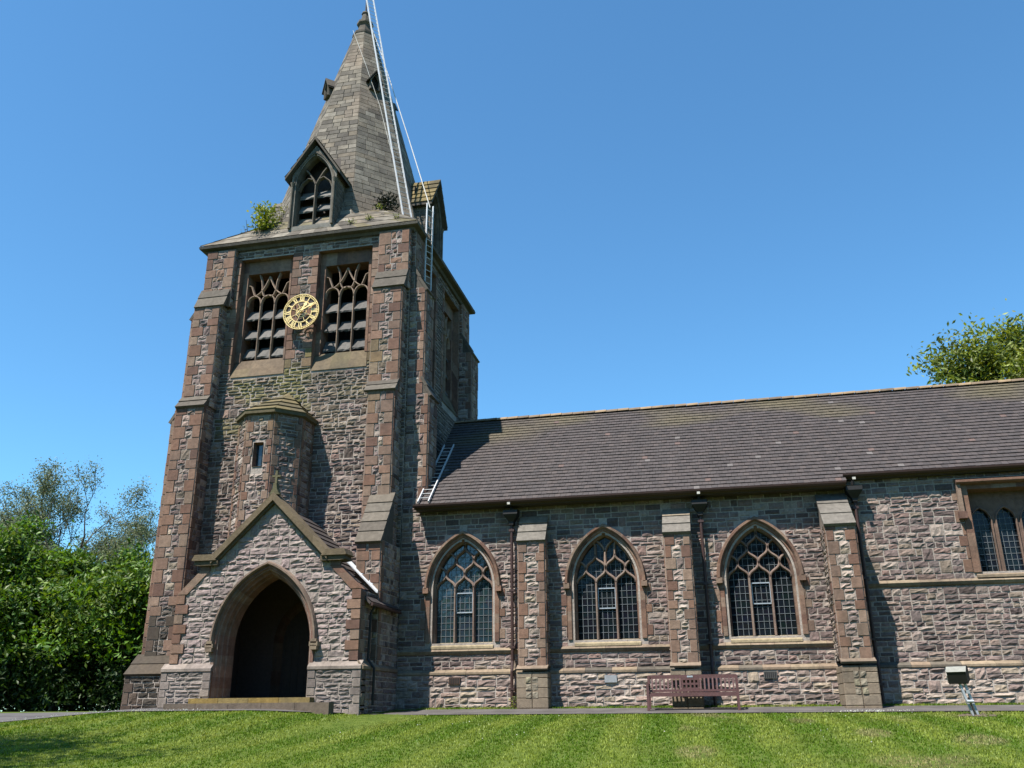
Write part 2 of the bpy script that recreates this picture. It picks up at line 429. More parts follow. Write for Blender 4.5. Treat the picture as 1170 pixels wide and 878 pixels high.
def slab_slope(mb, fr, u0, u1, wb, zb, wf, zf, n, pal=GRY, thick=.075, over=.035):
    """weathering: n overlapping sloped slabs from (wb, zb) at the wall down to (wf, zf) at the front"""
    d = Vector((wf-wb, zf-zb)).normalized(); nn = Vector((-d.y, d.x))
    if nn.y < 0: nn = -nn
    for k in range(n):
        A = Vector((wb, zb)).lerp(Vector((wf, zf)), k/n); B = Vector((wb, zb)).lerp(Vector((wf, zf)), (k+1)/n) + d*(.02 if k < n-1 else .06)
        c = pick(pal); j = R(-.006, .006)
        poly = [A+nn*.004, B+nn*(.036+j), B+nn*(.036+j)-nn*thick, A-nn*thick]
        lo = [fr.p(u0-over, p.y, p.x) for p in poly]; hi = [fr.p(u1+over, p.y, p.x) for p in poly]
        mb.face(lo[::-1], c); mb.face(hi, c)
        for i in range(4):
            i2 = (i+1) % 4; mb.face([lo[i], lo[i2], hi[i2], hi[i]], c)
def pier(mb, db, fr, u0, u1, wb, wf, v0, v1, sides='lr', q=(.22, .34), pal=RUB, dpal=DRS, sq=True, **kw):
    """a projecting pier: front and side faces"""
    wall(mb, db, Frame(fr.p(0, 0, wf), fr.u, fr.w), u0, u1, v0, v1, ql=q, qr=q, pal=pal, dpal=dpal, **kw)
    D = wf-wb
    sqr = (.16, .3) if sq and D > .5 else None
    if 'r' in sides: wall(mb, db, Frame(fr.p(u1, 0, wf), -fr.w, fr.u), 0, D, v0, v1, ql=sqr, pal=pal, dpal=dpal, **kw)
    if 'l' in sides: wall(mb, db, Frame(fr.p(u0, 0, wb), fr.w, -fr.u), 0, D, v0, v1, qr=sqr, pal=pal, dpal=dpal, **kw)
    mb.face([fr.p(u0, v1, wb), fr.p(u0, v1, wf), fr.p(u1, v1, wf), fr.p(u1, v1, wb)], MOR)
def blocks_quad(mb, a, b, c, d, nu, nv, pal=DRS):
    a, b, c, d = Vector(a), Vector(b), Vector(c), Vector(d)
    for j in range(nv):
        for i in range(nu):
            P = lambda x, y: a.lerp(b, x/nu).lerp(d.lerp(c, x/nu), y/nv)
            mb.face([P(i, j), P(i+1, j), P(i+1, j+1), P(i, j+1)], pick(pal))
def ribbon(mb, fr, pts, width, wb, wf, col):
    """tracery bar following 2D points, chamfered section"""
    sec = [(-.5, wb), (-.5, wb+(wf-wb)*.5), (-.2, wf), (.2, wf), (.5, wb+(wf-wb)*.5), (.5, wb)]
    rows = []
    for k, p in enumerate(pts):
        a = Vector(pts[max(k-1, 0)]); b = Vector(pts[min(k+1, len(pts)-1)])
        d = (b-a).normalized(); nrm = Vector((d.y, -d.x))
        rows.append([fr.p(p[0]+nrm.x*s_*width, p[1]+nrm.y*s_*width, w) for s_, w in sec])
    mb.grid(rows, col)

# ------------------------------------------------------------------ terrain
PROF = [(-60, -5.0), (0, -1.62), (12, -0.98), (18, -.52), (23, -.2), (25.5, -.04), (27.4, .11), (28, .16), (40, .25), (120, .3), (900, .3)]
def sstep(a, b, x):
    t = min(1, max(0, (x-a)/(b-a))); return t*t*(3-2*t)
def T(x, y):
    z = PROF[-1][1]
    for (a, p), (b, q) in zip(PROF, PROF[1:]):
        if y <= b: z = p+(q-p)*max(0, (y-a)/(b-a)); break
    k = (1-sstep(-12.5, -8.5, x))*sstep(17, 23.8, y)*(1-sstep(25.2, 28, y))
    k *= .35+.65*sstep(-20, -16, x)
    return z + .27*k

# ------------------------------------------------------------------ ground, lawn, path
def sheet(name, xs, ys, mat, dz=0.0, test=None, colf=None):
    mb = MB()
    for i in range(len(xs)-1):
        for j in range(len(ys)-1):
            x0, x1, y0, y1 = xs[i], xs[i+1], ys[j], ys[j+1]
            mb.face([(x0, y0, T(x0, y0)+dz), (x1, y0, T(x1, y0)+dz), (x1, y1, T(x1, y1)+dz), (x0, y1, T(x0, y1)+dz)], (.06, .1, .02))
    return mb.build(name, mat)
def lawn_col(x, y):
    """mown stripes and dry patches of the turf"""
    c = (.125, .225, .012)
    st = sin((x + y*.05)*2*pi/1.5 + noise.noise((x*.3, y*.3, 0))*.9)
    c = mixc(c, (.30, .37, .055), .85*sstep(-.5, .6, st))
    k = noise.noise((x*.55, y*.55, 4.0))*.8 + noise.noise((x*1.7, y*1.7, 2.0))*.5
    if k > 0: c = mixc(c, (.25, .27, .06), min(.6, k*.8))
    elif k < -.1: c = mixc(c, (.10, .185, .015), min(.6, -k))
    d = noise.noise((x*.9+5, y*.35, 9.0))
    if x > -1 and d > .25: c = mixc(c, (.36, .32, .14), min(.75, (d-.25)*3.2))
    return c
gm, t, p = new_mat('grass_ground')
tc = N(t, 'ShaderNodeTexCoord'); nz = N(t, 'ShaderNodeTexNoise'); nz.inputs['Scale'].default_value = 2.5; nz.inputs['Detail'].default_value = 9; nz.inputs['Roughness'].default_value = .75
t.links.new(tc.outputs['Object'], nz.inputs['Vector'])
cr = N(t, 'ShaderNodeValToRGB'); cr.color_ramp.elements[0].position = .3; cr.color_ramp.elements[0].color = (0.0322, 0.0536, 0.0086, 1); cr.color_ramp.elements[1].position = .72; cr.color_ramp.elements[1].color = (0.0930, 0.1216, 0.0214, 1)
t.links.new(nz.outputs['Fac'], cr.inputs[0]); t.links.new(cr.outputs[0], p.inputs['Base Color']); p.inputs['Roughness'].default_value = .95; p.inputs['Specular IOR Level'].default_value = .1
xs = [-900, -300, -120, -60] + [-44+2*i for i in range(36)] + [34, 60, 120, 300, 900]
ys = [-300, -100, -40] + [-20+2*i for i in range(16)] + [12+.5*i for i in range(36)] + [30, 34, 40, 60, 120, 300, 900]
tag(sheet('ground', xs, ys, gm), kind='structure')

# path in front of the church, swinging down to the left
am, t, p = new_mat('asphalt')
tc = N(t, 'ShaderNodeTexCoord'); n1 = N(t, 'ShaderNodeTexNoise'); n1.inputs['Scale'].default_value = 1.2; n1.inputs['Detail'].default_value = 8
n2 = N(t, 'ShaderNodeTexNoise'); n2.inputs['Scale'].default_value = 90
t.links.new(tc.outputs['Object'], n1.inputs['Vector']); t.links.new(tc.outputs['Object'], n2.inputs['Vector'])
cr = N(t, 'ShaderNodeValToRGB'); cr.color_ramp.elements[0].position = .35; cr.color_ramp.elements[0].color = (0.0608, 0.0536, 0.0515, 1); cr.color_ramp.elements[1].position = .7; cr.color_ramp.elements[1].color = (0.1144, 0.1037, 0.1001, 1)
t.links.new(n1.outputs['Fac'], cr.inputs[0])
mm = N(t, 'ShaderNodeMix', data_type='RGBA', blend_type='MULTIPLY'); mm.inputs['Factor'].default_value = .5
t.links.new(cr.outputs[0], mm.inputs['A']); t.links.new(n2.outputs['Fac'], mm.inputs['B'])
t.links.new(mm.outputs['Result'], p.inputs['Base Color']); p.inputs['Roughness'].default_value = .85
def path_edges(x):
    """near and far edge of the path at X"""
    near = 25.55 - 1.9*(1-sstep(-12.0, -9.0, x)) - 5.2*(1-sstep(-24, -16.2, x))
    far = 27.35 - 2.2*(1-sstep(-9.4, -8.9, x))*sstep(-16.9, -16.3, x) - 2.4*(1-sstep(-32, -19, x))
    return near, far
pm = MB()
px_ = [-40+.5*i for i in range(117)]
for x0, x1 in zip(px_, px_[1:]):
    (a0, b0), (a1, b1) = path_edges(x0), path_edges(x1)
    for k in range(8):
        q = [(x0, a0+(b0-a0)*k/8), (x1, a1+(b1-a1)*k/8), (x1, a1+(b1-a1)*(k+1)/8), (x0, a0+(b0-a0)*(k+1)/8)]
        pm.face([(x, y, T(x, y)+.03) for x, y in q])
tag(pm.build('path', am), kind='structure')
# asphalt apron between path and porch steps is the same sheet; turf blades on the visible lawn
gb = MB()
def turf(n, x0, x1, y0, y1, h, wide):
    for _ in range(n):
        y = R(y0, y1); x = R(x0, x1)
        if abs(x/y+.22) > .72: continue
        ne, fe = path_edges(x)
        if ne-.02 < y < fe+.05 and random.random() > .0: continue
        if y > 25 and -10 > x > -16.6: continue
        z = T(x, y); c0 = lawn_col(x, y)
        for b in range(3):
            a = R(0, 2*pi); hh = h*R(.5, 1.2); l = R(0, .6)*hh; dx, dy = cos(a)*wide, sin(a)*wide
            bx, by = x+R(-.03, .03), y+R(-.03, .03); k = R(.75, 1.25)
            gb.face([(bx-dx, by-dy, z-.005), (bx+dx, by+dy, z-.005), (bx+cos(a+1.6)*l+R(-.01, .01), by+sin(a+1.6)*l, z+hh)], (c0[0]*k, c0[1]*k, c0[2]*k))
turf(62000, -21, 14, 11.5, 18, .034, .011)
turf(62000, -26, 16, 18, 26, .042, .014)
turf(7000, -9, 16, 27.3, 27.95, .07, .012)
tag(gb.build('lawn_grass', M['grass_blade']), 'short mown grass of the lawn in front of the church', 'grass', kind='stuff')
dm = MB()
for _ in range(300):
    if random.random() < .62: x = R(-19, -13.5); y = path_edges(x)[0]-abs(random.gauss(0, .12))-.02
    elif random.random() < .7: x = random.gauss(3.6, .5); y = path_edges(x)[0]-abs(random.gauss(0, .15))
    else: x = R(-12, 14); y = R(17, 25.4)
    z = T(x, y)+R(.04, .08); s_ = R(.008, .017)
    for k in range(3):
        a = R(0, pi); dm.face([(x-cos(a)*s_, y-sin(a)*s_, z), (x, y, z-.008), (x+cos(a)*s_, y+sin(a)*s_, z), (x, y, z+s_*1.0)])
tag(dm.build('daisies', M['petal']), 'tiny white daisies scattered along the lawn edge', 'daisies', kind='stuff')

# ================================================================== CHURCH
TX0, TX1, TY0, TY1 = -18.1, -9.93, 28.0, 35.6
AX, AY = -13.95, 31.8
church = empty('church', (-5, 30, .17))
tag(church, 'pink-grey stone church with broach spire, gilded clock and pointed porch arch', 'church')
def part(mb, name, mat, parent=church, smooth=False):
    """links a part and keeps world coordinates under its parent"""
    o = mb.build(name, M[mat] if isinstance(mat, str) else mat, None, smooth)
    o.parent = parent; o.matrix_parent_inverse = parent.matrix_world.inverted() if parent is not church else Matrix.Translation(-church.location)
    return o
SF = south(28.0)
# ---- nave and chancel south wall
NA, CX1 = -9.9, 15.0
wins = [Arch(c, .92, 2.10, 3.75, 1.62) for c in (-7.80, -3.27, 1.33)]
cw = Rect(7.38, 9.36, 3.72, 6.05)
mb, db = MB(), MB()
wall(mb, db, SF, NA, 4.0, 1.27, 6.42, openings=[(w, .27) for w in wins], quoin=(.06, .2), hole=.06)
part(mb.merge(db), 'nave_wall', 'stone'); db = MB()
sc = MB(); course(sc, SF, NA, 4.0, [(0, 1.72), (.05, 1.75), (.09, 1.83), (.0, 1.92)], pal=DRB); part(sc, 'string_course', 'dressed')
mp = MB(); PF = south(27.88)
wall(mp, db, PF, NA, 4.0, -.15, 1.12, pal=RUBL, lo=.30, hi=.34, long=(.3, .62), rough=.029, mortar=(.44, .39, .35))
course(db, PF, NA, 4.0, [(0, 1.12), (.04, 1.14), (.04, 1.2), (-.12, 1.29)], pal=GRY+DRB)
part(mp.merge(db), 'nave_plinth', 'stone'); db = MB()
mb2 = MB()
wall(mb2, db, SF, 4.0, CX1, 1.27, 6.66, openings=[(cw, .2)], quoin=(.1, .24), hole=.06)
part(mb2.merge(db), 'chancel_wall', 'stone'); db = MB()
sc = MB(); course(sc, SF, 4.0, CX1, [(0, 3.33), (.05, 3.36), (.09, 3.44), (.0, 3.53)], pal=DRB); part(sc, 'string_course', 'dressed')
mp = MB()
wall(mp, db, PF, 4.0, CX1, -.15, 1.12, pal=RUBL, lo=.30, hi=.34, long=(.3, .62), rough=.029, mortar=(.44, .39, .35))
course(db, PF, 4.0, CX1, [(0, 1.12), (.04, 1.14), (.04, 1.2), (-.12, 1.29)], pal=GRY+DRB)
part(mp.merge(db), 'chancel_plinth', 'stone'); db = MB()
# plain back and end walls
mb = MB(); db = MB()
wall(mb, db, north(36.2), -CX1, -NA, -.15, 6.5, long=(.4, .8), lo=.4, hi=.6)
part(mb, 'north_wall', 'stone')
mb = MB(); db = MB()
wall(mb, db, east(CX1), 28, 36.2, -.15, 10.4, long=(.4, .8), lo=.4, hi=.6, limits=lambda v: (28, 36.2) if v < 6.5 else (28+(v-6.5)/.94, 36.2-(v-6.5)/.94))
part(mb, 'east_gable', 'stone')

# ---- windows
def lead_grid(fr, shape, v0, v1, u0, u1, du, dv, w):
    mb = MB(); th = .0052
    def seg(a, b):
        (ua, va), (ub, vb) = a, b
        if abs(ub-ua) < abs(vb-va): mb.face([fr.p(ua-th, va, w), fr.p(ua+th, va, w), fr.p(ub+th, vb, w), fr.p(ub-th, vb, w)]); mb.face([fr.p(ua+th, va, w), fr.p(ua+th, va, w-.012), fr.p(ub+th, vb, w-.012), fr.p(ub+th, vb, w)])
        else: mb.face([fr.p(ua, va-th, w), fr.p(ub, vb-th, w), fr.p(ub, vb+th, w), fr.p(ua, va+th, w)]); mb.face([fr.p(ua, va+th, w), fr.p(ub, vb+th, w), fr.p(ub, vb+th, w-.012), fr.p(ua, va+th, w-.012)])
    n = round((u1-u0)/du)
    for k in range(1, n):
        u = u0+(u1-u0)*k/n; v = v0; top = v0
        while v < v1:
            s = shape.span(v, -.02)
            if s and s[0] < u < s[1]: top = v
            v += .04
        seg((u, v0), (u, top))
    v = v0+dv
    while v < v1:
        s = shape.span(v, -.02)
        if s: seg((s[0], v), (s[1], v))
        v += dv
    return mb
def net(shape, cx, half, nl, zs, h, levels, zbot, top=None):
    """reticulated net: mullions from zbot, splitting at zs, meeting again every h; polylines clipped by shape"""
    ss = lambda t: (1/(1+math.exp(-8*(t-.5)))-.018)/.964
    L = []
    cur = [cx+half*(-nl+2+2*k)-half*0 for k in range(nl-1)] if False else [cx+(-(nl-2)+2*k)*half for k in range(nl-1)]
    for m in cur: L.append([(m, zbot), (m, zs)])
    starts = [cx-nl*half] + cur + [cx+nl*half]
    for lv in range(levels):
        nxt = set()
        for s0 in starts:
            for sg in (-1, 1):
                pts = []
                for k in range(13):
                    t_ = k/12; u = s0+sg*half*ss(t_); v = zs+h*(lv+t_)
                    c = shape.span(v, .02)
                    if c and c[0] <= u <= c[1]: pts.append((u, v))
                    elif pts: break
                if len(pts) > 1: L.append(pts); nxt.add(round(s0+sg*half, 4))
        starts = sorted(nxt)
    return L
def nave_window(fr, sh, glass, variant):
    surround = MB()
    prof = [(.27, 0), (.27, .045), (.15, .045), (.13, .02), (.105, -.045), (.085, -.05), (.06, -.11), (.03, -.13), (0, -.17), (-.01, -.34)]
    sweep(surround, fr, sh, prof, na=10, nj=6)
    w = part(surround, 'window', 'dressed')
    hood = MB()
    sweep(hood, fr, sh, [(.20, .04), (.21, .10), (.245, .15), (.31, .15), (.335, .05), (.335, 0)], na=16, jamb=False, every=3)
    for sg in (-1, 1):
        u = sh.cx+sg*(sh.a+.27)
        hood.box(-.09, .09, -.15, .02, -.14, .02, pick(DRS), Matrix.Translation(fr.p(u, sh.vs, 0)))
    part(hood, 'hood_mould', 'dressed', w)
    gl = MB(); pts = sh.path(0, 3, 12); gl.face([fr.p(u, v, -.30) for u, v in pts[::-1]]); part(gl, 'glass', glass, w)
    part(lead_grid(fr, sh, sh.v0, sh.apex(), sh.cx-sh.a, sh.cx+sh.a, .153, .205, -.285), 'leading', 'came', w)
    tr = MB(); tc_ = DRS[2]
    lev = 4 if variant != 2 else 2
    for pts in net(sh, sh.cx, .307, 3, 3.78, .44, lev, sh.v0): ribbon(tr, fr, pts, .08, -.30, -.16, pick([(.25, .18, .15), (.27, .205, .17), (.23, .165, .135)], .05))
    if variant == 2:
        z2 = 3.78+.88; c0 = (.32, .23, .18)
        ribbon(tr, fr, [(sh.cx, z2-.44), (sh.cx, z2+.12)], .09, -.30, -.16, c0)
        for sg in (-1, 1):
            ribbon(tr, fr, [(sh.cx+sg*x, z2+z) for x, z in ((0, .08), (.05, .22), (.14, .33), (.25, .42), (.30, .40))], .08, -.30, -.16, c0)
            ribbon(tr, fr, [(sh.cx+sg*x, z2+z) for x, z in ((.307, .0), (.30, .16), (.31, .3), (.36, .40))], .08, -.30, -.16, c0)
    for k in range(7):       # inner edge of the jambs
        pass
    part(tr, 'tracery', 'dressed', w)
    vb = MB()
    for v in (sh.v0+.92, sh.v0+1.52): 
        P = fr.p(sh.cx, v, -.26); vb.box(-.27, .27, -.02, .02, -.016, .016, (.5,.5,.5), Matrix.Translation(P))
    for sg in (-1, 1):
        P = fr.p(sh.cx+sg*.262, sh.v0+1.22, -.26); vb.box(-.012, .012, -.02, .02, -.3, .3, (.5,.5,.5), Matrix.Translation(P))
    part(vb, 'casement', M['zinc'], w)
    si = MB()
    c = pick(DRB)
    a = sh.a+.08
    rows = [[fr.p(sh.cx+s_*a, v, w_) for v, w_ in ((sh.v0+.02, -.34), (sh.v0-.01, -.25), (sh.v0-.10, .03), (sh.v0-.13, .05), (sh.v0-.2, .05), (sh.v0-.2, -.05))] for s_ in (-1, 1)]
    si.grid(rows, (.38, .31, .20)); si.face(rows[0][::-1], c); si.face(rows[1], c)
    part(si, 'sill', 'dressed', w)
    return w
nave_window(SF, wins[0], 'glass_bright', 1)
nave_window(SF, wins[1], 'glass', 2)
nave_window(SF, wins[2], 'glass', 3)
# items on the sill inside the middle window
# square-headed chancel window
su = MB(); hw = (cw.u1-cw.u0)/2; cu = (cw.u0+cw.u1)/2
lights = [(cw.u0+.06, cw.u0+.60), (cw.u0+.72, cw.u0+1.26), (cw.u0+1.38, cw.u0+1.92)]
for a, b, d in ((cw.u0-.2, cw.u0, 1), (cw.u1, cw.u1+.2, -1)):
    blocks_quad(su, SF.p(a, cw.v0-.05, .045), SF.p(b, cw.v0-.05, .045), SF.p(b, cw.v1+.2, .045), SF.p(a, cw.v1+.2, .045), 1, 7)
    ue = b if d == 1 else a; uo = a if d == 1 else b
    q = [SF.p(ue, cw.v0-.05, .045), SF.p(ue+d*.08, cw.v0-.05, -.36), SF.p(ue+d*.08, cw.v1, -.36), SF.p(ue, cw.v1, .045)]
    blocks_quad(su, *(q if d == 1 else q[::-1]), 1, 1)
    su.face([SF.p(uo, cw.v0-.05, 0), SF.p(uo, cw.v0-.05, .045), SF.p(uo, cw.v1+.2, .045), SF.p(uo, cw.v1+.2, 0)], DRS[0])
blocks_quad(su, SF.p(cw.u0, cw.v1, .045), SF.p(cw.u1, cw.v1, .045), SF.p(cw.u1, cw.v1+.2, .045), SF.p(cw.u0, cw.v1+.2, .045), 3, 1)
su.face([SF.p(cw.u0, cw.v1, .045), SF.p(cw.u0, cw.v1-.04, -.36), SF.p(cw.u1, cw.v1-.04, -.36), SF.p(cw.u1, cw.v1, .045)], DRS[1])
w = part(su, 'window', 'dressed'); w['label'] = 'square-headed chancel window with arched lights'
hm = MB()
c = DRS[1]; rows = [[SF.p(u, v, w_) for w_, v in ((.0, cw.v1+.12), (.17, cw.v1+.15), (.22, cw.v1+.19), (.22, cw.v1+.25), (.0, cw.v1+.33))] for u in (cw.u0-.3, cw.u1+.3)]
hm.grid(rows, c); hm.face(rows[0][::-1], c); hm.face(rows[1], c)
for u in (cw.u0-.24, cw.u1+.24):
    hm.box(-.06, .06, -.14, 0, -.75, .14, pick(DRS), Matrix.Translation(SF.p(u, cw.v1, 0)))
    hm.box(-.11, .11, -.19, 0, -.2, 0, pick(DRS), Matrix.Translation(SF.p(u, cw.v1-.66, 0)))
part(hm, 'hood_mould', 'dressed', w)
gl = MB(); gl.face([SF.p(cw.u0, cw.v0, -.45), SF.p(cw.u1, cw.v0, -.45), SF.p(cw.u1, cw.v1, -.45), SF.p(cw.u0, cw.v1, -.45)]); part(gl, 'glass', 'glass', w)
part(lead_grid(SF, cw, cw.v0, cw.v1-.1, cw.u0, cw.u1, .14, .17, -.435), 'leading', 'came', w)
tr = MB()
for a, b in lights:
    A = Arch((a+b)/2, (b-a)/2, cw.v0, cw.v0+1.45, .42)
    pts = A.path(0, 2, 8); outer = [(cw.u0 if u < (a+b)/2 else cw.u1, v) for u, v in pts]
    # stone panel round each light head
    n_ = len(pts)
    uL, uR = (a-.06, b+.06)
    top = [(uL, cw.v0), (uL, cw.v0+.8)] + [(uL+(uR-uL)*k/(n_-5), cw.v1) for k in range(n_-4)] + [(uR, cw.v0+.8), (uR, cw.v0)]
    for k in range(n_-1):
        tr.face([SF.p(*pts[k], -.33), SF.p(*top[k], -.33), SF.p(*top[k+1], -.33), SF.p(*pts[k+1], -.33)], (.19, .125, .10))
        tr.face([SF.p(*pts[k], -.33), SF.p(*pts[k+1], -.33), SF.p(*pts[k+1], -.46), SF.p(*pts[k], -.46)], (.19, .125, .10))
    ribbon(tr, SF, pts, .05, -.35, -.28, (.22, .15, .12))
part(tr, 'tracery', 'dressed', w)
si = MB(); a = hw+.14
rows = [[SF.p(cu+s_*a, v, w_) for v, w_ in ((cw.v0+.02, -.5), (cw.v0-.10, .03), (cw.v0-.13, .07), (cw.v0-.2, .07), (cw.v0-.2, -.05))] for s_ in (-1, 1)]
si.grid(rows, DRB[0]); si.face(rows[0][::-1], DRB[0]); si.face(rows[1], DRB[0]); part(si, 'sill', 'dressed', w)

# ---- nave buttresses
def nave_buttress(x0, x1, yf, ypl, top, wz, n):
    mb, db = MB(), MB(); wf = 28-yf
    pier(mb, db, SF, x0, x1, -.0, wf, 1.32, wz, q=(.2, .3), pal=RUBL, rough=.03)
    wp = 28-ypl; P = Frame(SF.p(0, 0, wp), SF.u, SF.w)
    pl = MB()
    hole = Rect(x0+.2, x1-.2, .42, 1.12)
    def face(fr, a, b_):
        v = -.15
        for h in (.3, .28, .28, .28, .17):
            L = b_-a; k = max(1, round(L/.5)); u = a
            for i in range(k):
                e = a+L*(i+1)/k if k > 1 else b_
                block(db, [fr.p(u, v), fr.p(e-.006, v), fr.p(e-.006, v+h-.006), fr.p(u, v+h-.006)], fr.w, .0, .002, pick([(.26, .205, .15), (.235, .188, .14), (.27, .22, .165)], .06)); u = e
            v += h
    face(P, x0-.05, x1+.05)
    face(Frame(SF.p(x1+.05, 0, wp), -SF.w, SF.u), 0, wp); face(Frame(SF.p(x0-.05, 0, 0), SF.w, -SF.u), 0, wp)
    for k in range(3):
        for i in range(2):
            L = x1-x0-.44; ua = x0+.22+L*i*R(.4, .55); ub = x0+.22+L*(.48 if i == 0 else 1)
            va = .42+.2*k+(.02 if k else 0); q = [P.p(ua, va), P.p(ub-.02, va), P.p(ub-.02, va+.18), P.p(ua, va+.18)]
            block(db, q, P.w, .012, .02, pick([(.24, .215, .15), (.27, .235, .18)]))
    slab_slope(db, SF, x0-.05, x1+.05, wf-.03, 1.36, wp+.0, 1.25, 1, pal=DRB, thick=.06, over=.0)
    b = part(mb.merge(db), 'buttress', 'stone')
    wm = MB(); slab_slope(wm, SF, x0, x1, -.02, top, wf+.03, wz-.02, n, pal=[(.17, .155, .135), (.20, .18, .155), (.24, .195, .145)], thick=.09)
    wm.prism([(y, z) for y, z in ((28.0, wz-.02), (28.0, top-.05), (28-wf, wz-.02))], x0+.004, x1-.004, (.24, .2, .17), 'yz')
    part(wm, 'weathering', 'dressed', b)
nave_buttress(-5.88, -5.04, 27.42, 27.3, 5.95, 5.1, 3)
nave_buttress(-1.37, -.61, 27.12, 26.98, 5.95, 5.08, 3)
nave_buttress(3.18, 3.98, 26.72, 26.55, 6.15, 5.02, 3)

# ---- roof
rm = MB(); gauge = .215; sl = Vector((0, 1, .937)).normalized(); rn = Vector((0, -.937, 1)).normalized()
TIL = [(c[0]*.535, c[1]*.515, c[2]*.505) for c in [(.125,.108,.108), (.134,.114,.112), (.115,.10,.10), (.14,.118,.114), (.128,.11,.11), (.12,.106,.106), (.108,.095,.096)]]
E0 = Vector((0, 27.55, 6.4)); slen = (32-27.55)/sl.y
def roof_slope(x0, x1, y_start, flip=False):
    s0 = (y_start-27.55)/sl.y; s = s0
    while s < slen-.02:
        row = int(s/gauge+.01); nxt = (row+1)*gauge
        if nxt-s < .06: s = nxt; continue
        x = -9.3 + (.0 if row % 2 else -.09); x += .18*max(0, math.floor((x0-x)/.18))
        while x < x1:
            w_ = .18; a, b = max(x, x0), min(x+w_-.006, x1)
            if b-a > .012:
                lift = .034+R(-.004, .006); sk = R(-.004, .004); e = min(nxt+.03, slen)
                c = pick(TIL, .08); h = s/slen
                k = noise.noise((x*.45, s*.8, 1.7)) + (h-.72)*1.9
                if k > .12: c = mixc(c, (.15, .125, .055), min(.5, (k-.12)*.7))
                if random.random() < .005: c = (.125, .085, .075)
                if random.random() < .006: c = (.14, .125, .12)
                P = lambda u, q, l: (E0 + sl*q + rn*l + Vector((u, 0, 0)))
                p = [P(a, s, lift+sk), P(b, s, lift-sk), P(b, e, .002), P(a, e, .002)]
                f0 = [P(a, s, -.01), P(b, s, -.01)]
                if flip:
                    m_ = lambda v: Vector((v.x, 64-v.y, v.z)); p = [m_(v) for v in p][::-1]; f0 = [m_(v) for v in f0]
                    rm.face(p, c)
                else:
                    rm.face(p, c); rm.face([f0[0], f0[1], p[1], p[0]], c)
                    rm.face([f0[1], P(b, e, -.01), p[2], p[1]], c); rm.face([P(a, e, -.01), f0[0], p[0], p[3]], c)
            x += w_
        s = nxt
roof_slope(-9.3, 4.05, 27.55); roof_slope(4.05, CX1+.25, 27.80)
for y0, sgn in ((1, 1), (-1, -1)):
    pass
rm.face([E0+Vector((-9.3, 0, -.03)), E0+Vector((4.05, 0, -.03)), Vector((4.05, 32, 10.54)), Vector((-9.3, 32, 10.54))], TIL[0])
rm.face([E0+Vector((4.05, .25, .2)), E0+Vector((CX1+.25, .25, .2)), Vector((CX1+.25, 32, 10.54)), Vector((4.05, 32, 10.54))], TIL[0])
rm.face([Vector((CX1+.25, 36.5, 6.35)), Vector((-9.3, 36.5, 6.35)), Vector((-9.3, 32, 10.56)), Vector((CX1+.25, 32, 10.56))], TIL[1])
roof = part(rm, 'roof', 'tile')
rd = MB(); x = -9.3
while x < CX1+.2:
    c = mixc(pick(TIL), (.33, .23, .13), R(.3, .9)); L = .42; h = R(-.006, .006)
    rows = [[(xx, 32+cos(t_)*.16, 10.53+sin(t_)*.115+h+(0.012 if xx > x else 0)) for t_ in [pi-pi*k/6 for k in range(7)]] for xx in (x, min(x+L-.012, CX1+.2))]
    rd.grid(rows, c); rd.face(rows[0], c); x += L
part(rd, 'ridge_tiles', 'tile', roof)
def gutter(x0, x1, y, z):
    g = MB()
    pr_ = [(y+.10, z+.06), (y+.10, z-.11), (y+.06, z-.11), (y+.03, z-.06), (y-.05, z-.07), (y-.10, z-.02), (y-.11, z+.03), (y-.095, z+.035), (y-.085, z-.01), (y-.03, z-.045), (y+.06, z-.03)]
    g.prism(pr_[::-1], x0, x1, (.5,.5,.5), 'yz')
    part(g, 'gutter', 'iron')
    s_ = MB(); s_.prism([(y+.08, z-.02), (y+.08, z-.13), (28.03, z-.13), (28.03, z-.02)], x0+.05, x1-.05, (.5,.5,.5), 'yz'); part(s_, 'soffit', 'soffit')
gutter(-9.35, 4.02, 27.52, 6.36); gutter(3.98, CX1+.2, 27.76, 6.63)
# rainwater pipes with hopper heads
def downpipe(x, ztop, upto=.12, y=27.82):
    d = MB()
    yb = y-.0
    d.tube([(x, yb, ztop-.3), (x, yb, 1.5), (x, yb-.1, 1.2), (x, yb-.1, upto)], .048, 10)
    for z in (ztop-.55, 3.6, 1.9, .7):
        yy = yb if z > 1.3 else yb-.1
        d.box(x-.085, x+.085, yy-.055, yy+.10, z-.035, z+.035)
    o = part(d, 'downpipe', 'iron')
    h = MB()
    rows = []
    for z, r in ((ztop-.38, .06), (ztop-.28, .07), (ztop-.12, .17), (ztop-.06, .2), (ztop+.06, .2), (ztop+.08, .21)):
        rows.append([(x-r*1.15, yb-.04-r, z), (x+r*1.15, yb-.04-r, z), (x+r*1.15, yb+.14, z), (x-r*1.15, yb+.14, z)])
    h.grid(rows, (.5,.5,.5), True); h.face(rows[-1]); h.face(rows[0][::-1])
    part(h, 'hopper_head', 'black', o)
    n_ = MB(); n_.tube([(x, yb-.02, ztop+.05), (x, yb-.06, ztop+.25)], .05, 8); part(n_, 'outlet', 'black', o)
    l_ = MB(); l_.box(x-.045, x+.045, 27.36, 27.40, ztop+.20, ztop+.27); part(l_, 'outlet_bracket', 'white', o)
downpipe(-6.16, 6.02); downpipe(-.26, 6.02); downpipe(4.24, 6.2)
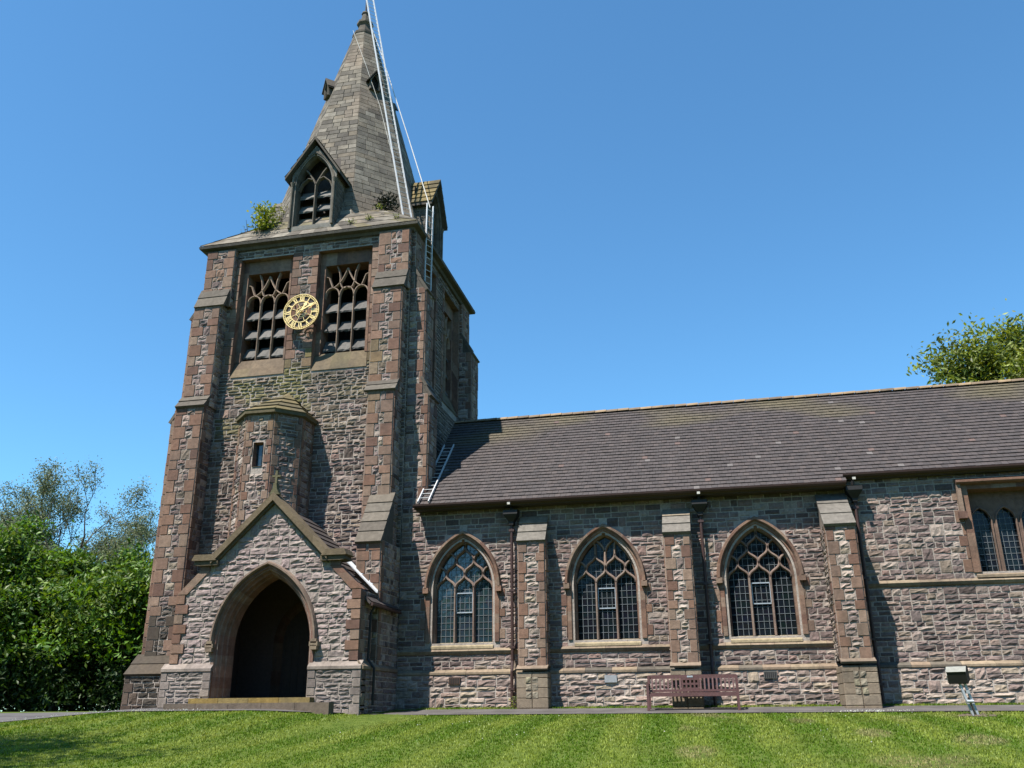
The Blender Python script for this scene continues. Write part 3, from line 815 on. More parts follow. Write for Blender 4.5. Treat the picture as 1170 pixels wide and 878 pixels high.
# vents and plaque in the plinth
for x, z, nm, mt in ((-7.98, .96, 'vent', 'vent'), (-3.21, .95, 'plaque', 'plaque'), (1.33, 1.0, 'vent', 'ironvent')):
    v = MB(); v.box(x-.18, x+.18, 27.815, 27.9, z-.10, z+.10)
    o = part(v, nm, mt)
    if nm == 'vent':
        b = MB()
        for k in range(6): b.box(x-.155+k*.055, x-.12+k*.055, 27.808, 27.816, z-.075, z+.075)
        part(b, 'grille', 'black', o)

# ---- tower body
LWC = (-15.68, -12.50)
lw = [Rect(c-1.06, c+1.06, 11.62, 16.45) for c in LWC]
mb, db = MB(), MB()
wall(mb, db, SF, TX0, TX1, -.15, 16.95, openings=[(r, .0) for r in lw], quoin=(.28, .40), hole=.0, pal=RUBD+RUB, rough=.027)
EF = east(TX1)
LWE = (30.0, 33.3)
le = [Rect(c-1.06, c+1.06, 11.62, 16.45) for c in LWE]
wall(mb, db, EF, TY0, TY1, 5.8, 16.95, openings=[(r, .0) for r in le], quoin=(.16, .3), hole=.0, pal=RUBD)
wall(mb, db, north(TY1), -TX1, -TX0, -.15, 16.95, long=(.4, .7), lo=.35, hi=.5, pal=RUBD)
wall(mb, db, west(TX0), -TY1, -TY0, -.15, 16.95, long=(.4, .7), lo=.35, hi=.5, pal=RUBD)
part(mb.merge(db), 'tower_wall', 'stone'); db = MB()
def louvre_window(fr, c, r):
    su = MB(); H, T_, dp = 1.06, r.v1, -.22
    q = lambda u, v, w_: fr.p(c+u, v, w_)
    blocks_quad(su, q(-H, r.v0, .03), q(-H, r.v0+.7, dp), q(-H, T_, dp), q(-H, T_, .03), 1, 9)
    blocks_quad(su, q(H, r.v0+.7, dp), q(H, r.v0, .03), q(H, T_, .03), q(H, T_, dp), 1, 9)
    blocks_quad(su, q(-H, T_, dp), q(H, T_, dp), q(H, T_, .03), q(-H, T_, .03), 3, 1)
    blocks_quad(su, q(-H, r.v0, .035), q(H, r.v0, .035), q(H, 12.36, dp-.05), q(-H, 12.36, dp-.05), 3, 2, pal=dim([(.24, .20, .14), (.21, .185, .12), (.25, .20, .15)], .66))
    I = .86; t2 = 15.92
    blocks_quad(su, q(-H, 12.3, dp), q(-I, 12.3, dp), q(-I, T_, dp), q(-H, T_, dp), 1, 9)
    blocks_quad(su, q(I, 12.3, dp), q(H, 12.3, dp), q(H, T_, dp), q(I, T_, dp), 1, 9)
    blocks_quad(su, q(-I, t2, dp), q(I, t2, dp), q(I, T_, dp), q(-I, T_, dp), 4, 1)
    for s_ in (-1, 1): blocks_quad(su, *([q(s_*I, 12.3, dp), q(s_*I, 12.3, dp-.6), q(s_*I, t2, dp-.6), q(s_*I, t2, dp)][::1 if s_ < 0 else -1]), 1, 8)
    su.face([q(-I, t2, dp), q(-I, t2, dp-.6), q(I, t2, dp-.6), q(I, t2, dp)], DRS[1])
    su.face([q(-I, 12.36, dp-.05), q(I, 12.36, dp-.05), q(I, 12.36, -.85), q(-I, 12.36, -.85)], DRS[1])
    w = part(su, 'louvre_window', 'dressed')
    tr = MB(); rc = Rect(c-I, c+I, 12.3, t2); tcol = (.34, .25, .19)
    L = I/3
    Q = []
    for m_ in (-L, L): Q.append([(m_, 12.36), (m_, 14.62)])
    for uc in (-2*L, 0, 2*L):
        for s_ in (-1, 1): Q.append([(uc+s_*L*cos(t_*pi/12)**.8 if t_ < 6 else uc, 14.6+.42*sin(t_*pi/12)) for t_ in range(7)])
    for s_ in (-1, 1):
        Q.append([(s_*(2*L+(0-2*L)*f), 15.02+.16*f+.62*f**2.4) for f in [k/8 for k in range(9)]])
        Q.append([(s_*L*x, z) for x, z in ((1.02, 15.2), (1.0, 15.36), (1.12, 15.6), (1.5, 15.92))])
        Q.append([(s_*L*x, z) for x, z in ((1.0, 15.22), (.75, 15.02), (.35, 14.97), (0, 15.02))])
        Q.append([(s_*L*x, z) for x, z in ((2.0, 15.02), (2.3, 15.25), (2.55, 15.45), (2.97, 15.5))])
    for pts in Q: ribbon(tr, fr, [(c+a, b) for a, b in pts], .062, dp-.2, dp-.06, tcol)
    part(tr, 'tracery', 'dressed', w)
    for i in range(3):
        for z in (12.52, 13.28, 14.06):
            lo = MB(); u0, u1 = c-I+i*2*I/3+.045, c-I+(i+1)*2*I/3-.045; j = R(-.015, .015)
            k = pick([(.105, .10, .093), (.125, .118, .11), (.09, .086, .082)], .15)
            P = [(z+j, dp-.10), (z+.44, dp-.36), (z+.40, dp-.40), (z+j-.06, dp-.12)]
            n_ = 5; rows = [[fr.p(u0+(u1-u0)*a/n_, v + (R(-.012, .012) if m_ in (0, 3) else 0), w_+(R(-.02, .02) if m_ in (0, 3) else 0)) for m_, (v, w_) in enumerate(P)] for a in range(n_+1)]
            lo.grid(rows, k, True); lo.face(rows[0], k); lo.face(rows[-1][::-1], k)
            part(lo, 'louvre', 'slate', w)
    return w
for c, r in zip(LWC, lw): louvre_window(SF, c, r)
for c, r in zip(LWE, le): louvre_window(EF, c, r)
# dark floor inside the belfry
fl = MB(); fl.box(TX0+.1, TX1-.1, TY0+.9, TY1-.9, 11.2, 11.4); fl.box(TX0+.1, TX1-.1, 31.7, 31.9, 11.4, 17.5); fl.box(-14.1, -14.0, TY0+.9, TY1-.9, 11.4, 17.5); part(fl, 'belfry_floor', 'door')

# ---- tower buttresses
def tower_buttress(fr, stages, weather, q=(.30, .45)):
    """stages: (u0, u1, w_front, v0, v1); weather: (u0, u1, wb, zb, wf, zf, n)"""
    mb, db = MB(), MB()
    for k, (u0, u1, wf, v0, v1) in enumerate(stages): pier(mb, db, fr, u0, u1, 0, wf, v0, v1, q=q, pal=RUBL+RUB if wf > .3 else DRS+RUB, rough=.027, lo=.30, hi=.46, long=(.14, .36))
    b = part(mb.merge(db), 'buttress', 'stone')
    for u0, u1, wb, zb, wf, zf, n in weather:
        wm = MB(); slab_slope(wm, fr, u0, u1, wb, zb, wf+.02, zf, n, pal=GRY, thick=.10, over=.03)
        A = [fr.p(u, v, w_) for u in (u0+.004, u1-.004) for w_, v in ((wb-.02, zf), (wb-.02, zb-.04), (wf, zf))]
        wm.face(A[0:3], GRY[2]); wm.face(A[3:6][::-1], GRY[2])
        part(wm, 'weathering', 'dressed', b)
    return b
# south-east, facing south
tower_buttress(SF, [(-11.1, -9.92, .22, 14.45, 16.85), (-11.1, -10.03, .55, 10.42, 14.45), (-11.0, -10.07, .80, 5.08, 10.42), (-10.7, -9.92, 1.80, 1.2, 5.08)],
    [(-11.1, -9.95, .2, 15.25, .57, 14.42, 2), (-11.1, -10.03, .53, 10.85, .82, 10.40, 2), (-10.72, -9.92, .78, 6.78, 1.84, 5.05, 5)])
# south-west, facing south
tower_buttress(SF, [(-18.12, -16.95, .22, 14.45, 16.85), (-18.22, -17.15, .5, 10.42, 14.45), (-18.3, -17.22, .74, 1.3, 10.42)],
    [(-18.18, -17.02, .2, 15.25, .52, 14.42, 2), (-18.26, -17.18, .48, 10.85, .78, 10.40, 2)])
mb, db = MB(), MB()
pier(mb, db, SF, -18.55, -17.0, 0, 1.25, -.2, 1.3, pal=dim(RUBD, .6), dpal=dim(RUBD, .7))
slab_slope(db, SF, -18.55, -17.0, .7, 1.9, 1.27, 1.28, 2, pal=dim(GRY, .62), thick=.1, over=.02)
for u in (-18.55, -17.0): db.face([SF.p(u, 1.28, .6), SF.p(u, 1.9, .68), SF.p(u, 1.28, 1.25)], DRS[1])
part(mb.merge(db), 'buttress_plinth', 'stone')
# south-east, facing east; north-east, facing east
for y0, y1 in ((28.1, 29.05), (34.55, 35.55)):
    tower_buttress(EF, [(y0, y1, .16, 14.55, 16.85), (y0, y1, .58, 10.45, 14.55), (y0, y1, .80, 5.9, 10.45)],
        [(y0, y1, .1, 15.5, .60, 14.5, 2), (y0, y1, .56, 11.1, .83, 10.42, 2)], q=(.22, .36))
# west facing pair
WF = west(TX0)
for y0, y1 in ((28.1, 29.05), (34.55, 35.55)):
    tower_buttress(WF, [(-y1, -y0, .16, 14.3, 16.85), (-y1, -y0, .58, 10.2, 14.3), (-y1, -y0, .88, 1.2, 10.2), (-y1, -y0, 1.3, -.2, 1.2)],
        [(-y1, -y0, .1, 15.2, .60, 14.25, 2), (-y1, -y0, .56, 10.9, .92, 10.15, 2), (-y1, -y0, .86, 1.8, 1.33, 1.2, 2)], q=(.22, .36))
# north pair
NF = north(TY1)
for u0, u1 in ((9.95, 11.0), (17.0, 18.1)):
    tower_buttress(NF, [(u0, u1, .16, 14.3, 16.85), (u0, u1, .58, 10.2, 14.3), (u0, u1, .88, -.2, 10.2)], [(u0, u1, .1, 15.2, .60, 14.25, 2), (u0, u1, .56, 10.9, .92, 10.15, 2)])
# cornice
cm = MB(); PRF = [(-.1, 16.82), (.1, 16.84), (.16, 16.93), (.34, 16.97), (.36, 17.06), (.30, 17.10), (-.2, 17.16)]
for fr, a, b in ((SF, TX0, TX1), (EF, TY0, TY1), (NF, -TX1, -TX0), (WF, -TY1, -TY0)):
    course(cm, fr, a, b, PRF, pal=dim([(.17, .165, .15), (.20, .19, .175), (.15, .145, .135)], .6), step=(.6, 1.1), mitre=True)
part(cm, 'cornice', 'dressed')

# ---- spire
spm = MB(); Z0, ZA, SLP = 17.9, 31.6, .255
def sa(z): return (ZA-z)*SLP
tq_ = math.tan(pi/8)
def oct_corner(k, z, d=0):
    """corner between face k and k+1; face 0 faces south"""
    a = sa(z)+d; ang = -pi/2 + pi/4*k
    n_ = Vector((cos(ang), sin(ang), 0)); tt = Vector((-n_.y, n_.x, 0))
    return Vector((AX, AY, z)) + n_*a + tt*(a*tq_)
for k in range(8):
    ang = -pi/2+pi/4*k; nrm = Vector((cos(ang), sin(ang), SLP)).normalized()
    z = Z0; row = 0
    zb = 20.3 if k % 2 == 0 else Z0
    spm.face([oct_corner(k-1, zb, -.02), oct_corner(k, zb, -.02), oct_corner(k, 29.7, -.02), oct_corner(k-1, 29.7, -.02)], (.12, .115, .105))
    if k % 2 == 0:       # the dormers open into the spire
        for sg, (p0, p1) in ((1, (oct_corner(k-1, Z0, -.02), oct_corner(k-1, zb, -.02))), (-1, (oct_corner(k, Z0, -.02), oct_corner(k, zb, -.02)))):
            q0, q1 = (oct_corner(k, Z0, -.02), oct_corner(k, zb, -.02)) if sg > 0 else (oct_corner(k-1, Z0, -.02), oct_corner(k-1, zb, -.02))
            f0, f1 = .5-.78/(q0-p0).length, .5-.78/(q1-p1).length
            if f1 > 0: spm.face([p0, p0.lerp(q0, f0), p1.lerp(q1, f1), p1], (.12, .115, .105))
    while z < 29.65:
        h = R(.2, .3); z2 = min(29.7, z+h)
        L0, R0, L1, R1 = oct_corner(k-1, z), oct_corner(k, z), oct_corner(k-1, z2), oct_corner(k, z2)
        wid = (R0-L0).length; x = 0
        while x < wid-1e-3:
            w_ = R(.3, .62)
            if wid-(x+w_) < .2: w_ = wid-x
            f0, f1 = x/wid, (x+w_)/wid; g = .007/wid; gv = .012
            if k % 2 == 0 and z < 20.2 and abs(x+w_/2-wid/2) < .62+w_*.3: x += w_; continue
            q = [L0.lerp(R0, f0+g).lerp(L1.lerp(R1, f0+g), gv), L0.lerp(R0, f1-g).lerp(L1.lerp(R1, f1-g), gv), L0.lerp(R0, f1-g).lerp(L1.lerp(R1, f1-g), 1-gv*3), L0.lerp(R0, f0+g).lerp(L1.lerp(R1, f0+g), 1-gv*3)]
            c = pick(SPI, .08)
            m_ = noise.noise((q[0].x*.7, q[0].y*.7, q[0].z*.5))
            if m_ > .2: c = mixc(c, (.28, .22, .17), min(.5, m_))
            block(spm, q, nrm, R(0, .012), .002, c, bev=.006); x += w_
        z = z2; row += 1
spire = part(spm, 'spire', 'spire')
sk = MB(); HX, HY = (TX1-TX0)/2+.33, (TY1-TY0)/2+.33; CXT, CYT = (TX0+TX1)/2, (TY0+TY1)/2
E4 = [Vector((CXT-HX, CYT-HY, 17.1)), Vector((CXT+HX, CYT-HY, 17.1)), Vector((CXT+HX, CYT+HY, 17.1)), Vector((CXT-HX, CYT+HY, 17.1))]
ZS = 18.2
def courses_quad(mb, a, b, c, d, n, pal, thick=.03, um=.6):
    """sloped stone courses between lower edge a-b and upper edge d-c"""
    nn = (b-a).cross(d-a).normalized()
    for j in range(n):
        p, q, r, s_ = a.lerp(d, j/n), b.lerp(c, j/n), b.lerp(c, (j+1)/n), a.lerp(d, (j+1)/n)
        L = max((q-p).length, .01); m_ = max(1, round(L/um))
        for i in range(m_):
            cc = pick(pal); A, B = p.lerp(q, i/m_), p.lerp(q, (i+1)/m_); C, D = s_.lerp(r, (i+1)/m_), s_.lerp(r, i/m_)
            mb.face([A+nn*thick, B+nn*thick, C, D], cc); mb.face([A, B, B+nn*thick, A+nn*thick], cc)
SKP = SPI+dim([(.20, .19, .13), (.23, .21, .14), (.26, .24, .2)], .75)
for k in range(4):
    a, b = E4[k], E4[(k+1) % 4]
    courses_quad(sk, a, b, oct_corner(2*k, ZS), oct_corner(2*k-1, ZS), 4, SKP, .014)
    # corner broach behind b
    C = b; A, B = oct_corner(2*k, ZS), oct_corner(2*k+1, ZS)
    ang = -pi/2+pi/4*(2*k+1); top = Vector((AX, AY, 18.95)) + Vector((cos(ang), sin(ang), 0))*(sa(18.95)+.02)
    C2 = C+Vector((0, 0, .02))
    for tri in ((A, C2, top), (C2, B, top)):
        p0, p1, p2 = tri
        for j in range(6):
            f, g = j/6, (j+1)/6
            L0, R0, L1, R1 = p0.lerp(p2, f), p1.lerp(p2, f), p0.lerp(p2, g), p1.lerp(p2, g)
            courses_quad(sk, L0, R0, R1, L1, 1, SKP, .014, .5)
part(sk, 'broach_skirt', 'spire', spire)
fi = MB()
def octrows(mb, prof, pal, cx=AX, cy=AY):
    rows = [[(cx+r*cos(pi/8+q*pi/4)/cos(pi/8), cy+r*sin(pi/8+q*pi/4)/cos(pi/8), z) for q in range(8)] for r, z in prof]
    mb.grid(rows, [pick(pal) for _ in rows], True); mb.face(rows[-1], pal[0])
octrows(fi, [(.40, 29.62), (.52, 29.7), (.52, 29.82), (.33, 29.98), (.27, 30.35), (.36, 30.46), (.36, 30.56), (.22, 30.66), (.15, 31.05), (.19, 31.12), (.17, 31.2), (.02, 31.25)], GRY)
fi = part(fi, 'finial', 'spire', spire)
ir = MB(); ir.tube([(AX, AY, 31.2), (AX, AY, 33.6)], .045, 8); ir.box(AX-.5, AX+.5, AY-.03, AY+.03, 32.9, 32.96); part(ir, 'vane_rod', 'black', spire)

def lucarne(fr, wf, mossy, zr=21.75):
    """gabled louvred dormer on the spire; fr has its origin on the spire axis"""
    mb, db = MB(), MB()
    F = Frame(fr.p(0, 0, wf), fr.u, fr.w)
    A = Arch(0, .70, 17.6, zr-2.1, 1.62)
    hw_, ze, za = .93, zr-1.55, zr-.3
    lim = lambda v: (-hw_, hw_) if v < ze else (-hw_*(za-v)/(za-ze), hw_*(za-v)/(za-ze))
    wall(mb, db, F, -hw_, hw_, 17.1, za, openings=[(A, .16)], limits=lim, pal=GRY, dpal=GRY, rough=.004, hole=.05, jamb=False, mortar=(.2, .19, .17))
    bk = wf-1.3
    for s_ in (-1, 1):
        G = Frame(fr.p(s_*hw_, 0, 0), -fr.w if s_ > 0 else fr.w, fr.u*s_)
        a, b = (-wf, -bk) if s_ > 0 else (bk, wf)
        wall(mb, db, G, a, b, 17.1, ze, pal=GRY, dpal=GRY, rough=.006, mortar=(.2, .19, .17))
    l = part(mb, 'lucarne', 'spire')
    sur = MB(); sweep(sur, F, A, [(.17, 0), (.17, .03), (.1, .03), (.06, -.06), (.03, -.08), (0, -.16), (0, -.4)], na=8, nj=4, pal=GRY)
    for s_ in (-1, 1):
        P = [F.p(s_*(A.a+.17), z, .05) for z in (17.5, 17.7, zr-2.1)]
        sur.tube(P, [.06, .045, .045], 8, GRY[3]); sur.tube([F.p(s_*(A.a+.17), zr-2.1, .05), F.p(s_*(A.a+.17), zr-1.94, .05)], [.05, .09], 8, GRY[3])
    part(sur, 'surround', 'spire', l)
    rf = MB(); n_ = 5
    for s_ in (-1, 1):
        a0 = F.p(s_*1.14, zr-1.72, .2); a1 = F.p(s_*1.14, zr-1.72, -1.5); t0 = F.p(0, zr, .2); t1 = F.p(0, zr, -1.7)
        pal = dim([(.27, .22, .10), (.24, .20, .10), (.30, .25, .13), (.17, .15, .09)], .62) if mossy else dim([(.18, .175, .155), (.22, .21, .18), (.2, .19, .15)], .6)
        if s_ > 0: courses_quad(rf, a0, a1, t1, t0, n_, pal, .04, .5)
        else: courses_quad(rf, a1, a0, t0, t1, n_, pal, .04, .5)
        lo = Vector((0, 0, -.13))
        for p, q in ((a0, t0), (a1, t1)): rf.face([p, q, q+lo, p+lo], GRY[2])
        rf.face([a0, a1, a1+lo, a0+lo], GRY[2]); rf.face([a0+lo, a1+lo, t1+lo, t0+lo], GRY[2])
    part(rf, 'lucarne_roof', 'spire', l)
    tr = MB()
    dz = zr-21.7
    ribbon(tr, F, [(0, 17.6), (0, 19.75+dz)], .09, -.3, -.14, GRY[3])
    for s_ in (-1, 1):
        ribbon(tr, F, [(0, 19.7+dz), (s_*.12, 19.95+dz), (s_*.3, 20.25+dz), (s_*.42, 20.4+dz)], .08, -.3, -.14, GRY[3])
        ribbon(tr, F, [(s_*.7, 19.5+dz), (s_*.58, 19.8+dz), (s_*.33, 20.02+dz), (s_*.12, 19.95+dz)], .07, -.3, -.14, GRY[3])
    part(tr, 'tracery', 'spire', l)
    for s_ in (-1, 1):
        for z in (17.8, 18.4, 19.0):
            lo = MB(); u0, u1 = sorted((s_*.04, s_*.69)); k = pick([(.125, .12, .112), (.15, .143, .13)])
            P = [(z, -.32), (z+.36, -.55), (z+.32, -.58), (z-.05, -.34)]; m_ = 4
            rows = [[F.p(u0+(u1-u0)*a/m_, v+R(-.02, .02)*(q in (0, 3)), w_+R(-.025, .025)*(q in (0, 3))) for q, (v, w_) in enumerate(P)] for a in range(m_+1)]
            lo.grid(rows, k, True); lo.face(rows[0], k); lo.face(rows[-1][::-1], k); part(lo, 'louvre', 'slate', l)
    dk = MB(); dk.face([F.p(-.75, 17.6, -.7), F.p(.75, 17.6, -.7), F.p(.75, 20.9, -.7), F.p(-.75, 20.9, -.7)]); part(dk, 'back_board', 'door', l)
AXF = lambda u, n: Frame((AX, AY, 0), u, n)
lucarne(AXF((1, 0, 0), (0, -1, 0)), 3.95, False, 21.45)
lucarne(AXF((0, 1, 0), (1, 0, 0)), 3.7, True, 21.5)
lucarne(AXF((-1, 0, 0), (0, 1, 0)), 3.45, False)
lucarne(AXF((0, -1, 0), (-1, 0, 0)), 3.6, False, 21.35)
# small gablets high on the diagonal faces
for k in range(4):
    ang = -pi/4+pi/2*k; n_ = Vector((cos(ang), sin(ang), 0)); u = Vector((-n_.y, n_.x, 0))
    g = MB(); Fk = Frame((AX, AY, 0), u, n_); z = 25.75; wf = sa(z)+.14; H = .23
    pts = [(-H, z), (H, z), (H, z+.55), (0, z+.95), (-H, z+.55)]
    f0 = [Fk.p(a, b, wf) for a, b in pts]; f1 = [Fk.p(a, b, sa(z+.9)-.2) for a, b in pts]
    for i in range(5): g.face([f0[i], f1[i], f1[(i+1) % 5], f0[(i+1) % 5]][::-1], GRY[1])
    g.face([Fk.p(a, b, wf-.18) for a, b in pts], (.03, .03, .03))
    ribbon(g, Fk, [(-H+.03, z), (-H+.03, z+.5), (0, z+.85), (H-.03, z+.5), (H-.03, z)], .09, wf-.1, wf+.03, GRY[0])
    for s_ in (-1, 1):
        a0, a1 = Fk.p(s_*.36, z+.42, wf+.08), Fk.p(s_*.36, z+.42, .6); t0, t1 = Fk.p(0, z+1.02, wf+.08), Fk.p(0, z+1.02, .5)
        lo = Vector((0, 0, -.07)); g.face([a0, a1, t1, t0], GRY[2]); g.face([a0+lo, t0+lo, t1+lo, a1+lo], GRY[2]); g.face([a0, t0, t0+lo, a0+lo], GRY[2])
    part(g, 'gablet', 'spire', spire)

# ---- clock
CKX, CKZ, CKR = -13.93, 13.83, .70
cf = DialFrame(south(27.62, CKX), CKZ, CKR/.74)
ck = MB()
def ring(mb, fr, cz, r0, r1, w0, w1, n=64):
    rows = []
    for k in range(n+1):
        t_ = 2*pi*k/n; d = (sin(t_), cos(t_))
        rows.append([fr.p(d[0]*r, cz+d[1]*r, w_) for r, w_ in ((r0, w0), (r0, w1), (r1, w1), (r1, w0))])
    mb.grid(rows, (.5, .5, .5), False)
ring(ck, cf, CKZ, .718, .74, -.03, .03); ring(ck, cf, CKZ, .65, .664, -.03, .02)
for k in range(60):
    t_ = 2*pi*k/60; d = Vector((sin(t_), cos(t_))); e = Vector((cos(t_), -sin(t_))); r = .009 if k % 5 else .017
    P = [d*.66-e*r, d*.66+e*r, d*.72+e*r, d*.72-e*r]; ck.face([cf.p(p.x, CKZ+p.y, .02) for p in P][::-1])
ring(ck, cf, CKZ, .43, .455, -.03, .02)
ring(ck, cf, CKZ, .20, .218, -.03, .0); ring(ck, cf, CKZ, .0, .05, -.03, .09)
for k in range(8):     # skeleton spokes
    t_ = pi/8+pi/4*k; d = Vector((sin(t_), cos(t_))); e = Vector((cos(t_), -sin(t_)))*.008
    P = [d*.05-e, d*.05+e, d*.43+e, d*.43-e]; ck.face([cf.p(p.x, CKZ+p.y, .0) for p in P][::-1])
clock = part(ck, 'clock', 'gold')
bkm = MB()
rows = [[cf.p(sin(2*pi*k/48)*r, CKZ+cos(2*pi*k/48)*r, w_) for k in range(48)] for r, w_ in ((.45, -.035), (.455, -.022), (.725, -.022), (.73, -.035))]
bkm.grid(rows, (.5, .5, .5), True); part(bkm, 'numeral_shadow_ring', M['numeral_shade'], clock)  # dark ring put in place of the numerals' shadows on the stone
sp_ = MB()
for a, b in ((-.5, -.5), (.5, -.5), (-.5, .5), (.5, .5)): sp_.tube([cf.p(a, CKZ+b, -.08), cf.p(a*.9, CKZ+b*.9, -.4)], .025, 6)
part(sp_, 'dial_bracket', 'black', clock)
NUM = ['XII', 'I', 'II', 'III', 'IV', 'V', 'VI', 'VII', 'VIII', 'IX', 'X', 'XI']
GW = {'I': .052, 'V': .105, 'X': .105}
for k, s_ in enumerate(NUM):
    nm = MB()
    t_ = 2*pi*k/12; d = Vector((sin(t_), cos(t_))); e = Vector((cos(t_), -sin(t_))); W = sum(GW[c] for c in s_); x = -W/2; r0, r1 = .45, .648
    def st(xa, ra, xb, rb, th):
        P = [e*(xa-th)+d*ra, e*(xa+th)+d*ra, e*(xb+th)+d*rb, e*(xb-th)+d*rb]; nm.face([cf.p(p.x, CKZ+p.y, .012+len(nm.f)*.0002) for p in P])
    for c in s_:
        g = GW[c]; m_ = x+g/2
        if c == 'I': st(m_, r0, m_, r1, .015)
        elif c == 'V': st(m_-.037, r1, m_, r0, .017); st(m_+.037, r1, m_, r0, .01)
        else: st(m_-.037, r1, m_+.037, r0, .017); st(m_+.037, r1, m_-.037, r0, .01)
        x += g
    part(nm, 'numeral', 'gold', clock)
def hand(name, ang, L, w0, w_):
    h = MB(); d = Vector((sin(ang), cos(ang))); e = Vector((cos(ang), -sin(ang)))
    P = [d*-.14-e*w0*.5, d*-.14+e*w0*.5, d*0+e*w0*.4, d*L*.55+e*w0*.55, d*L*.72+e*w0*1.3, d*L, d*L*.72-e*w0*1.3, d*L*.55-e*w0*.55, d*0-e*w0*.4]
    a = [cf.p(p.x, CKZ+p.y, w_) for p in P]; b = [cf.p(p.x, CKZ+p.y, w_+.015) for p in P]
    h.face(b[::-1]); h.face(a)
    for i in range(len(P)): h.face([a[i], a[(i+1) % len(P)], b[(i+1) % len(P)], b[i]])
    part(h, name, 'gold', clock)
hand('hour_hand', radians(33), .47, .06, .05); hand('minute_hand', radians(62), .66, .045, .075)

# ---- stair turret
mb, db = MB(), MB(); TCX, TCY, TA = -14.45, 27.55, 1.17; side = 2*TA*tq_
slit = Rect(-.17, .17, 7.72, 8.55)
tops = []
for k in (-2, -1, 0, 1, 2):
    ang = -pi/2+pi/4*k; n_ = Vector((cos(ang), sin(ang), 0)); u = Vector((-n_.y, n_.x, 0))
    Fk = Frame(Vector((TCX, TCY, 0))+n_*TA, u, n_)
    wall(mb, db, Fk, -side/2, side/2, 3.6 if k < 0 else 4.4, 9.6, openings=[(slit, .03)] if k == 0 else [], ql=(.14, .24), qr=(.24, .14), pal=RUBL+RUB, rough=.03, quoin=(.06, .08), long=(.16, .4), hole=0)
    if k == 0: TF = Fk
tur = part(mb.merge(db), 'stair_turret', 'stone')
sw_ = MB()
for s_ in (-1, 1): blocks_quad(sw_, *([TF.p(s_*.17, 7.72, .03), TF.p(s_*.13, 7.72, -.2), TF.p(s_*.13, 8.55, -.2), TF.p(s_*.17, 8.55, .03)][::1 if s_ < 0 else -1]), 1, 1)
sw_.face([TF.p(-.17, 8.55, .03), TF.p(-.17, 8.5, -.2), TF.p(.17, 8.5, -.2), TF.p(.17, 8.55, .03)], DRS[0]); sw_.face([TF.p(-.17, 7.72, .03), TF.p(.17, 7.72, .03), TF.p(.17, 7.78, -.2), TF.p(-.17, 7.78, -.2)], DRS[0])
o = part(sw_, 'slit_window', 'dressed', tur)
g_ = MB(); g_.face([TF.p(-.16, 7.72, -.17), TF.p(.16, 7.72, -.17), TF.p(.16, 8.55, -.17), TF.p(-.16, 8.55, -.17)]); part(g_, 'slit_glass', 'glass_bright', tur)
tr_ = MB()
def tcor(k, r, z): ang = -pi/2+pi/4*k+pi/8; rr = r/cos(pi/8); return Vector((TCX+rr*cos(ang), min(28.05, TCY+rr*sin(ang)) if k in (-3, 2) else TCY+rr*sin(ang), z))
MOSS = dim([(.23, .20, .115), (.20, .178, .10), (.26, .222, .135), (.17, .155, .10)], .7)
topv = Vector((TCX+.1, 28.0, 10.85))
for k in (-2, -1, 0, 1, 2):
    a, b = tcor(k-1, TA+.13, 9.66), tcor(k, TA+.13, 9.66)
    courses_quad(tr_, a, b, b.lerp(topv, .8), a.lerp(topv, .8), 4, MOSS, .045, .7)
    a8, b8 = a.lerp(topv, .8), b.lerp(topv, .8); tr_.face([a8, b8, topv], MOSS[0])
    lo = Vector((0, 0, -.1)); tr_.face([a+lo, b+lo, b, a], MOSS[3]); tr_.face([a+lo, tcor(k-1, TA-.05, 9.5), tcor(k, TA-.05, 9.5), b+lo][::-1], MOSS[3])
part(tr_, 'turret_roof', 'dressed', tur)

# ---- porch
PX, PYF = -12.95, 25.0
QF = south(PYF, PX)
arch = Arch(0, 1.41, .45, 1.98, 2.22)
def plim(v):
    if v < 3.45: h = 2.95
    elif v < 4.15: h = 2.95-.7*(v-3.45)/.7
    elif v < 4.4: h = 2.25
    else: h = max(0.02, (6.22-v)/.985)
    return (-h, h)
mb, db = MB(), MB()
wall(mb, db, QF, -3, 3, 1.42, 6.2, openings=[(arch, .2)], limits=plim, pal=[(.32,.25,.24), (.29,.23,.22), (.34,.275,.26), (.26,.205,.198), (.36,.30,.275)], rough=.026, hole=.05, jamb=False, lo=.28, hi=.4, long=(.25, .55))
